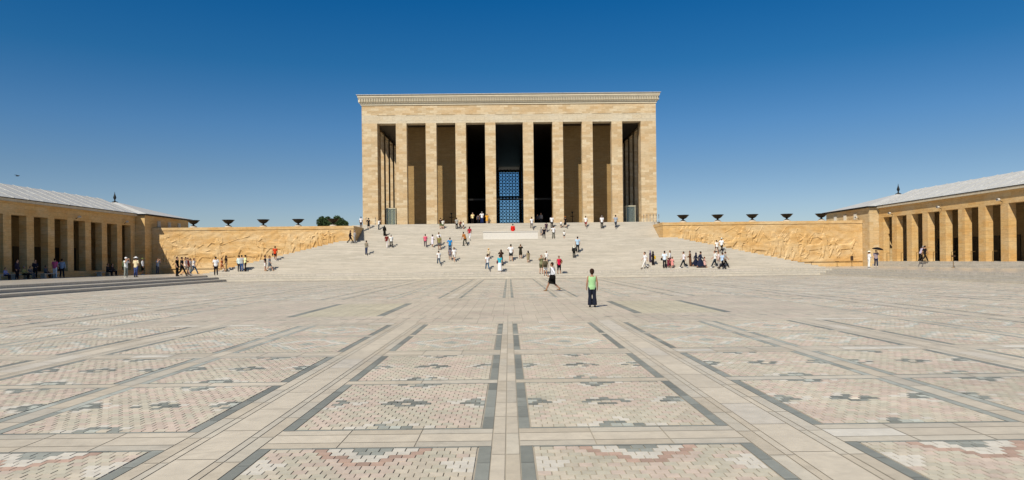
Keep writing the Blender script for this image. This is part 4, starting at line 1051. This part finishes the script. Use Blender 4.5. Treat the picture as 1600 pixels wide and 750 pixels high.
# --- stairs, left of centre
person('e1', 688.5, 359.5, 17.5, 170, 'stand', ('tee', '2a1a18'), ('shorts', '6a7448'), (SH, 'k'), 'c8a888', 'left one of two people in green shorts on the upper stairs')
person('e2', 692, 359, 15.5, 190, 'stand', ('tee', 'e0dcd0'), ('shorts', '66704c'), (SH, 'k'), 'c8a888', 'right one of two people in green shorts, in white tee, on the upper stairs')
person('e3', 713.7, 359, 17.5, 180, 'stand', ('tee', 'a8a8a0'), (T, '1a1a1c'), (SH, 'k'), '16130f', 'person in grey tee and black trousers, tallest of three by the second dark opening')
person('e4', 718.8, 359, 14, 150, 'bend', ('tee', '6a3428'), (T, '1e1a1c'), (SH, 'k'), '16130f', 'stooping person in brown top, middle of three on the upper stairs')
person('e5', 724, 359, 11.5, 120, 'stand', ('tee', 'eceef0'), ('shorts', '22242c'), (SH, 'k'), '16130f', 'child in white tee, rightmost of three on the upper stairs')
person('e6', 733.7, 375, 20.5, 170, 'walk', ('tee', 'b4303c'), (T, 'f0efec'), (LH, '5a2018'), 'e8e8e8', 'person in crimson top and white trousers on the upper stairs')
person('e7', 727, 385.5, 23, 230, 'bend', ('tee', 'b06c30'), (T, '3a3c34'), (SH, 'b'), '16130f', 'person in orange brown shirt and dark trousers on the middle landing')
person('e8', 664.8, 388, 20.5, 190, 'climb', ('tee', 'e0627c'), (T, '5a4c58'), (SH, 'b'), '16130f', 'person in rose pink shirt on the stairs left of centre')
person('e9', 675.8, 387.5, 20, 120, 'hold', ('dress', 'e8e2ec'), None, (SH, 'k'), 'd8c8b0', 'person in white dress right of the rose pink shirt')
person('e10', 685.8, 385.5, 21.5, 180, 'stand', ('tee', 'f0f0f2'), (T, '6a6e70'), (SH, 'l'), '3a2a20', 'person in white tee behind the khaki shirt on the stairs')
person('e11', 686.6, 392.5, 22.5, 180, 'stand', ('tee', '8c8450'), ('shorts', '66625e'), (SH, 'k'), '4a3020', 'person in khaki shirt and grey shorts on the stairs')
person('e12', 703.3, 396, 23, 180, 'hip', ('tee', '2c8ccc'), (T, '2a4a6a'), (SH, 'k'), '16130f', 'person in bright blue tee on the stairs')
person('e13', 685.8, 415.5, 22.5, 200, 'walk', ('tee', 'f2f0ea'), (T, '40566a'), (SH, 'k'), '16130f', 'person in white tee and jeans on the lower stairs left of centre')
person('e14', 703.5, 408, 19, 190, 'climb', ('tee', '807880'), ('shorts', '6a6470'), (SH, 'k'), 'c8a888', 'person in grey tee below the bright blue tee')
person('e15', 709.5, 411, 22.5, 170, 'climb', ('tee', 'e6e4e2'), ('shorts', 'dcd8d4'), (SH, 'l'), 'c8a888', 'person in white tee and white shorts below the bright blue tee')
# --- entrance and landing
person('f1', 738.6, 351, 17, 0, 'raise', ('tee', 'ecdca0'), (T, '1e1612'), (SH, 'g'), '16130f', 'person in cream shirt at the dark entrance', Y=99.6, z=ZB)
person('f2', 747.2, 351, 14.5, 180, 'stand', ('tee', '54505a'), (T, '1a1a22'), (SH, 'k'), '16130f', 'person in dark grey at the dark entrance beside the cream shirt', Y=100.2, z=ZB)
person('f3', 753.2, 351, 18.5, 180, 'hip', ('tee', 'f4f8fc'), (T, '28386c'), (SH, 'g'), '16130f', 'person in white shirt and blue trousers at the dark entrance', Y=99.6, z=ZB)
person('f4', 761, 351, 15, 180, 'hold', ('dress', 'e8a83c'), None, (LH, 'b'), 'c8a888', 'person in golden yellow dress at the column foot', Y=99.5, z=ZB)
person('f5', 801.5, 372, 20.5, 180, 'stand', ('robe', 'e0281c'), None, (SH, 'b'), None, 'person in red robe behind the white marble block')
person('f6', 831, 358.5, 19.5, 190, 'walk', ('tee', 'f2f2f4'), (T, '8a8480'), (SH, 'k'), '3a2a20', 'person in white tee and grey trousers left of the second dark opening')
person('f7', 840, 350, 15, 0, 'stand', ('long', '4c4a50'), (T, '1c1c22'), (SH, 'k'), '16130f', 'left one of two dim people inside the dark doorway', Y=102.2, z=ZB)
person('f8', 845.5, 350, 17, 0, 'stand', ('long', '86868c'), (T, '2c2c32'), (SH, 'g'), '16130f', 'right one of two dim people inside the dark doorway', Y=102.4, z=ZB)
person('f9', 862.3, 357.5, 19, 180, 'stand', ('tee', 'f4f6f8'), (T, '1c1a20'), (SH, 'b'), '16130f', 'person in white tee and black trousers on the top step right of the dark doorway')
person('f10', 883.3, 356, 18, 200, 'walk', ('dress', '1a1a18'), None, ('sun_hat', 'a86830'), '16130f', 'person in black dress and tan hat on the upper stairs')
person('f11', 876.7, 357, 10.5, 150, 'stand', ('tee', 'f0ecea'), ('shorts', '22242c'), (SH, 'l'), '16130f', 'small child in white beside the tan hat')
person('f12', 853.7, 364, 15.5, 180, 'climb', ('tee', '3c2838'), (T, '4c3c4c'), (SH, 'b'), '16130f', 'person in dark purple tee on the stairs right of the marble block')
person('f13', 850.3, 374, 17.5, 190, 'climb', ('tee', '1e1c26'), (T, '14141a'), (SH, 'k'), '16130f', 'person all in black right of the marble block')
person('f14', 845.7, 369, 12.5, 170, 'stand', ('tee', '9a9690'), ('shorts', '8a8480'), (SH, 'k'), '6a4a30', 'child in grey just right of the marble block')
person('f15', 865, 374.5, 20, 200, 'hip', ('tee', 'f2f2f0'), ('wide', '6c6a60'), ('cap', '3a2c26'), '3a2a20', 'person in white top and wide grey trousers right of the marble block')
person('f16', 881.6, 374, 11.5, 180, 'stand', ('tee', 'ecece8'), ('shorts', '383c40'), (SH, 'k'), 'c8a888', 'small child in white tee and dark shorts alone on the middle stairs')
person('f17', 915.3, 357, 18.5, 170, 'walk', ('tee', 'f0ecea'), ('shorts', 'a43c38'), (SH, 'k'), '3a2a20', 'person in white tee and red shorts on the top step')
person('f18', 940.6, 357, 20, 180, 'stand', ('tee', 'f6f6f8'), (T, '16130f'), (SH, 'g'), '16130f', 'person in white tee and black trousers before the brown wall')
person('f19', 962, 358, 21, 150, 'walk', ('tee', '9aa6b4'), (T, '3c404c'), (SH, 'k'), '16130f', 'person in grey blue tee and dark trousers near the rightmost opening')
person('f20', 902.7, 394.5, 24.5, 180, 'stand', ('tee', 'b4d0e4'), (T, '1c2228'), (SH, 'k'), '16130f', 'person in light blue tee and dark trousers on the middle stairs')
person('f21', 897, 403.5, 20, 170, 'stand', ('long', '1a1c1a'), (T, '14160f'), ('scarf', 'd4d0c0'), '16130f', 'person in black with a cream headscarf below the light blue tee')
# --- lower centre
person('g1', 763.5, 404.5, 15.5, 170, 'raise', ('tee', 'd8c8a8'), ('shorts', '5a4a3a'), ('cloth_hat', 'e8b468'), '3a2a20', 'person under a broad straw coloured hat above the girl in jeans')
person('g2', 761.7, 424, 25, 200, 'walk', ('tee', 'f0eeee'), (T, '4a6a84'), (SH, 'b'), '2a3040', 'person in white tee and faded jeans at the foot of the stairs')
person('g3', 783.2, 416, 25, 190, 'photo', ('tee', '3c2a20'), (T, '2c2420'), (LH, 'b'), '16130f', 'person in dark brown behind the turquoise top, arms raised')
person('g4', 781, 424.5, 26, 160, 'stand', ('tee', '3ab0c4'), ('maxi', 'f2f4fa'), (SH, 'b'), None, 'person in turquoise top and long white skirt')
person('g5', 798.5, 410, 26.5, 180, 'hip', ('tee', 'f2f4f4'), ('shorts', '22262c'), (SH, 'k'), 'c8a888', 'person in white tee and black shorts on the lower stairs, centre')
person('g6', 813.5, 404, 22, 180, 'photo', ('dress', '2c281c'), None, (SH, 'l'), 'c8a888', 'person in short black dress with both arms raised')
person('g7', 825.3, 411.5, 18, 200, 'stand', ('dress', '9a8c6c'), None, (LH, 'k'), 'c8a888', 'child with long dark hair in beige dress')
person('g8', 846, 429, 30, 10, 'photo', ('tee', '8c8c68'), ('shorts', '5a5840'), (SH, 'k'), '3a2a20', 'person in khaki clothes taking a photo at the foot of the stairs')
person('g9', 852.5, 433, 28, 170, 'stand', ('tee', '84765c'), ('shorts', 'eceae4'), (SH, 'b'), '3a2418', 'person in brown tee and white shorts behind the striding person')
person('g10', 854, 411, 17, 180, 'climb', ('tee', 'eceae6'), ('shorts', 'd0ccc4'), (SH, 'l'), 'c8a888', 'person in white on the stairs above the khaki clothes')
person('g11', 873.7, 430, 27.5, 10, 'hip', ('sleeveless', 'd42048'), ('capri', '1c1620'), (SH, 'b'), '8a5a3a', 'person in crimson sleeveless top and short black trousers')
# --- lower right
person('h1', 1008, 420, 25.5, 285, 'walk', ('tee', 'f0ecf2'), (T, 'e4e0da'), (SH, 'k'), '3a2a24', 'striding child in white shirt and white trousers on the lower stairs')
person('h2', 1016.2, 412, 19, 100, 'stand', ('robe', '4a3e50'), None, ('scarf', '8a8494'), None, 'person in dull purple robe and grey headscarf')
person('h3', 1020.5, 416, 22, 100, 'stand', ('robe', '1c1618'), None, ('scarf', '1c1618'), None, 'person in black robe carrying a yellow bag')
person('h4', 1038.6, 419.5, 27, 160, 'stand', ('tee', 'd8e4f2'), (T, '16141a'), (SH, 'k'), '16130f', 'person in pale blue shirt and black trousers with a black pouch')
person('h5', 1047, 416, 23, 250, 'stand', ('long', 'f0ece8'), ('maxi', '6c3038'), (LH, 'l'), None, 'person in white blouse and dark red skirt beside two children')
person('h6', 1044.4, 419.5, 15.5, 200, 'stand', ('dress', '7c3040'), None, (SH, 'k'), 'e8e8e8', 'small child in dark red dress beside the pale blue shirt')
person('h7', 1050.3, 419.5, 17.5, 120, 'walk', ('dress', 'e89890'), None, (SH, 'l'), 'b87860', 'small child in salmon pink dress')
person('h8', 1068.7, 419.5, 26, 260, 'walk', ('tee', 'f0e8f4'), (T, '20282e'), (SH, 'k'), 'e8e8e8', 'striding person in white shirt and dark jeans left of the brown robe')
person('h9', 1078.5, 417.5, 24.5, 260, 'hold', ('robe', '6c4a34'), None, (SH, 'k'), None, 'person in brown robe')
person('h10', 1087.3, 418.5, 22, 90, 'walk', ('robe', '1c2236'), None, ('scarf', '1c2236'), None, 'left one of two people in navy robes')
person('h11', 1094.4, 419, 26, 90, 'walk', ('robe', '22283e'), None, (SH, 'k'), None, 'right one of two people in navy robes, dark hair uncovered')
person('h12', 1100.5, 419, 17, 90, 'walk', ('dress', 'e0b0a4'), None, (SH, 'l'), 'b88860', 'child in pale pink dress right of the navy robes')
person('h13', 1120.3, 396.5, 20.5, 190, 'climb', ('tee', 'f0ece6'), ('shorts', '7a6454'), (SH, 'k'), '4a3020', 'person in white tee and brown shorts beside the right carved wall')
person('h14', 1127.5, 396, 22.5, 130, 'walk', ('tee', 'f4f2f2'), (T, '2a1e18'), ('cap', 'f6f0dc'), '16130f', 'person in white cap and black trousers beside the right carved wall')
person('h15', 1117.5, 420.5, 27, 265, 'walk', ('tee', 'f0efe8'), (T, '22303c'), (SH, 'b'), 'e8e8e8', 'striding person in cream tee and dark jeans at the right end of the stairs')
person('h16', 1122.8, 418.5, 25, 265, 'stand', ('tee', 'e4d4d0'), (T, 'b0a8a0'), (SH, 'l'), '3a2a20', 'person in pale pink tee between the cream tee and the sky blue shirt')
person('h17', 1128.6, 420.5, 26.5, 100, 'walk', ('tee', 'bcd4f0'), (T, '15131a'), (SH, 'b'), '16130f', 'person in sky blue shirt and black trousers at the right end of the stairs')
person('h18', 1133, 419.5, 25.5, 90, 'walk', ('tee', 'a8a49c'), (T, '1a1a1c'), (SH, 'k'), '16130f', 'person in grey tee behind the sky blue shirt')
# --- right platform
person('i1', 1358, 418.5, 26, 90, 'hold', ('long', 'f0ecec'), (T, 'f0eee8'), ('sun_hat', 'f4f0dc'), '8a8a8a', 'person all in white with a cream hat beside the black umbrella')
person('i2', 1369, 416.8, 26, 340, 'raise', ('tee', '9a8c94'), (T, '1e2a48'), (SH, 'k'), 'e0e0e0', 'person in patterned top and navy trousers holding a black umbrella')
person('i3', 1438.5, 414.5, 26, 90, 'bend', ('tee', 'b8b0c4'), (T, '2c2620'), (SH, 'g'), '16130f', 'stooping person in lilac shirt before the sunlit gallery')
person('i4', 1445, 413, 25, 90, 'walk', ('tee', '1e1a1c'), (T, '2a2420'), (SH, 'k'), '16130f', 'person in black tee beside the lilac shirt')

# --- things people carry
def carried(name, key, off, label, cat, mb, mat, extra=None):
    r, k = PEOPLE_POS[key]
    o = empty(name, r.matrix_basis @ Vector(off), r.rotation_euler.z); o.scale = (k, k, k); tag(o, label, cat)
    mb.build('bag_body' if 'umbrella' not in name else 'canopy', mat, o, True)
    if extra:
        for n_, m_, mt in extra: m_.build(n_, mt, o, True)
def soft(w_, d_, h_): return MB().loft([((0, 0, -h_ / 2), w_ * .40, d_ * .40), ((0, 0, -h_ * .42), w_ * .5, d_ * .5), ((0, 0, h_ * .2), w_ * .48, d_ * .48), ((0, 0, h_ * .5), w_ * .3, d_ * .3)], 14)
carried('backpack', 'pack', (0, .24, 1.18), 'green backpack on the back of the person in white cap', 'backpack', soft(.32, .24, .5), cmat('4c5638'), [('pocket', soft(.22, .1, .2).box(0, .001, 0, .001, 0, .001), cmat('3c442c'))])
carried('backpack', 'g9', (0, .22, 1.15), 'large olive brown backpack over white shorts', 'backpack', soft(.42, .28, .6), cmat('5a5440'), [('pocket', MB().loft([((0, .12, -.2), .12, .05), ((0, .15, -.05), .13, .05), ((0, .12, .02), .1, .03)], 10), cmat('4a4434'))])
carried('shoulder_bag', 'blackskirt', (.30, .04, .86), 'black shoulder bag hanging at the side of the white shirt', 'bag', soft(.12, .40, .26), cmat('15120f'), [('strap', MB().tube([(0, -.12, .1), (-.13, -.15, .5), (-.34, -.05, .62)], .014, 6).tube([(0, .12, .1), (-.1, .14, .45), (-.34, .02, .63)], .014, 6), cmat('15120f'))])
carried('handbag', 'h3', (-.2, -.16, .98), 'yellow bag carried before the black robe', 'bag', soft(.4, .2, .42), cmat('e0b838'), [('handle', MB().tube([(-.1, 0, .18), (-.06, 0, .32), (.06, 0, .32), (.1, 0, .18)], .012, 6), cmat('b08a20'))])
carried('handbag', 'h4', (.3, .02, .92), 'black pouch at the hip of the pale blue shirt', 'bag', soft(.16, .26, .26), cmat('1a1614'), [('strap', MB().tube([(0, 0, .1), (-.12, .0, .45)], .012, 6), cmat('1a1614'))])
carried('handbag', 'g4', (.26, .02, 1.0), 'red and navy bag at the side of the turquoise top', 'bag', soft(.16, .26, .3), cmat('6a2434'), [('strap', MB().tube([(0, 0, .12), (-.1, 0, .42)], .012, 6), cmat('2a3050'))])
carried('handbag', 'g11', (.27, .14, 1.12), 'tan bag behind the elbow of the crimson top', 'bag', soft(.18, .22, .28), cmat('a07a48'), [('strap', MB().tube([(0, 0, .1), (-.1, -.06, .3)], .012, 6), cmat('7a5a30'))])
carried('shoulder_bag', 'c9', (.26, .12, .78), 'dark bag at the side of the orange red shirt', 'bag', soft(.16, .26, .28), cmat('241c1a'), [('strap', MB().tube([(0, 0, .1), (-.08, -.05, .5)], .012, 6), cmat('241c1a'))])
um = MB()._lathe([(.62, -.02), (.52, .07), (.34, .15), (.15, .20), (0, .215), (0, .20), (.33, .135), (.51, .055), (.61, -.03)], (0, 0, 0), 16)
r_, k_ = PEOPLE_POS['i2']; hw_ = r_.matrix_basis @ Vector((.16, -.22, 1.46))
uo = empty('umbrella', hw_ + Vector((-.03, 0, .42))); uo.rotation_euler = (0, R(10), 0); tag(uo, 'open black umbrella held over the person in navy trousers', 'umbrella')
um.build('canopy', cmat('1c1a20'), uo, True); MB().tube([(0, 0, .24), (0, 0, -.50)], .012, 6).build('shaft', STEEL, uo); MB().tube([(0, 0, -.36), (0, 0, -.50), (.04, 0, -.52)], .02, 6).build('handle', BRONZE, uo)
rb = MB()
for q in range(8):
    a = q * math.pi / 4; rb.tube([(0, 0, .18), (.34 * math.cos(a), .34 * math.sin(a), .125), (.6 * math.cos(a), .6 * math.sin(a), -.03)], .006, 5)
rb.build('rib', STEEL, uo)
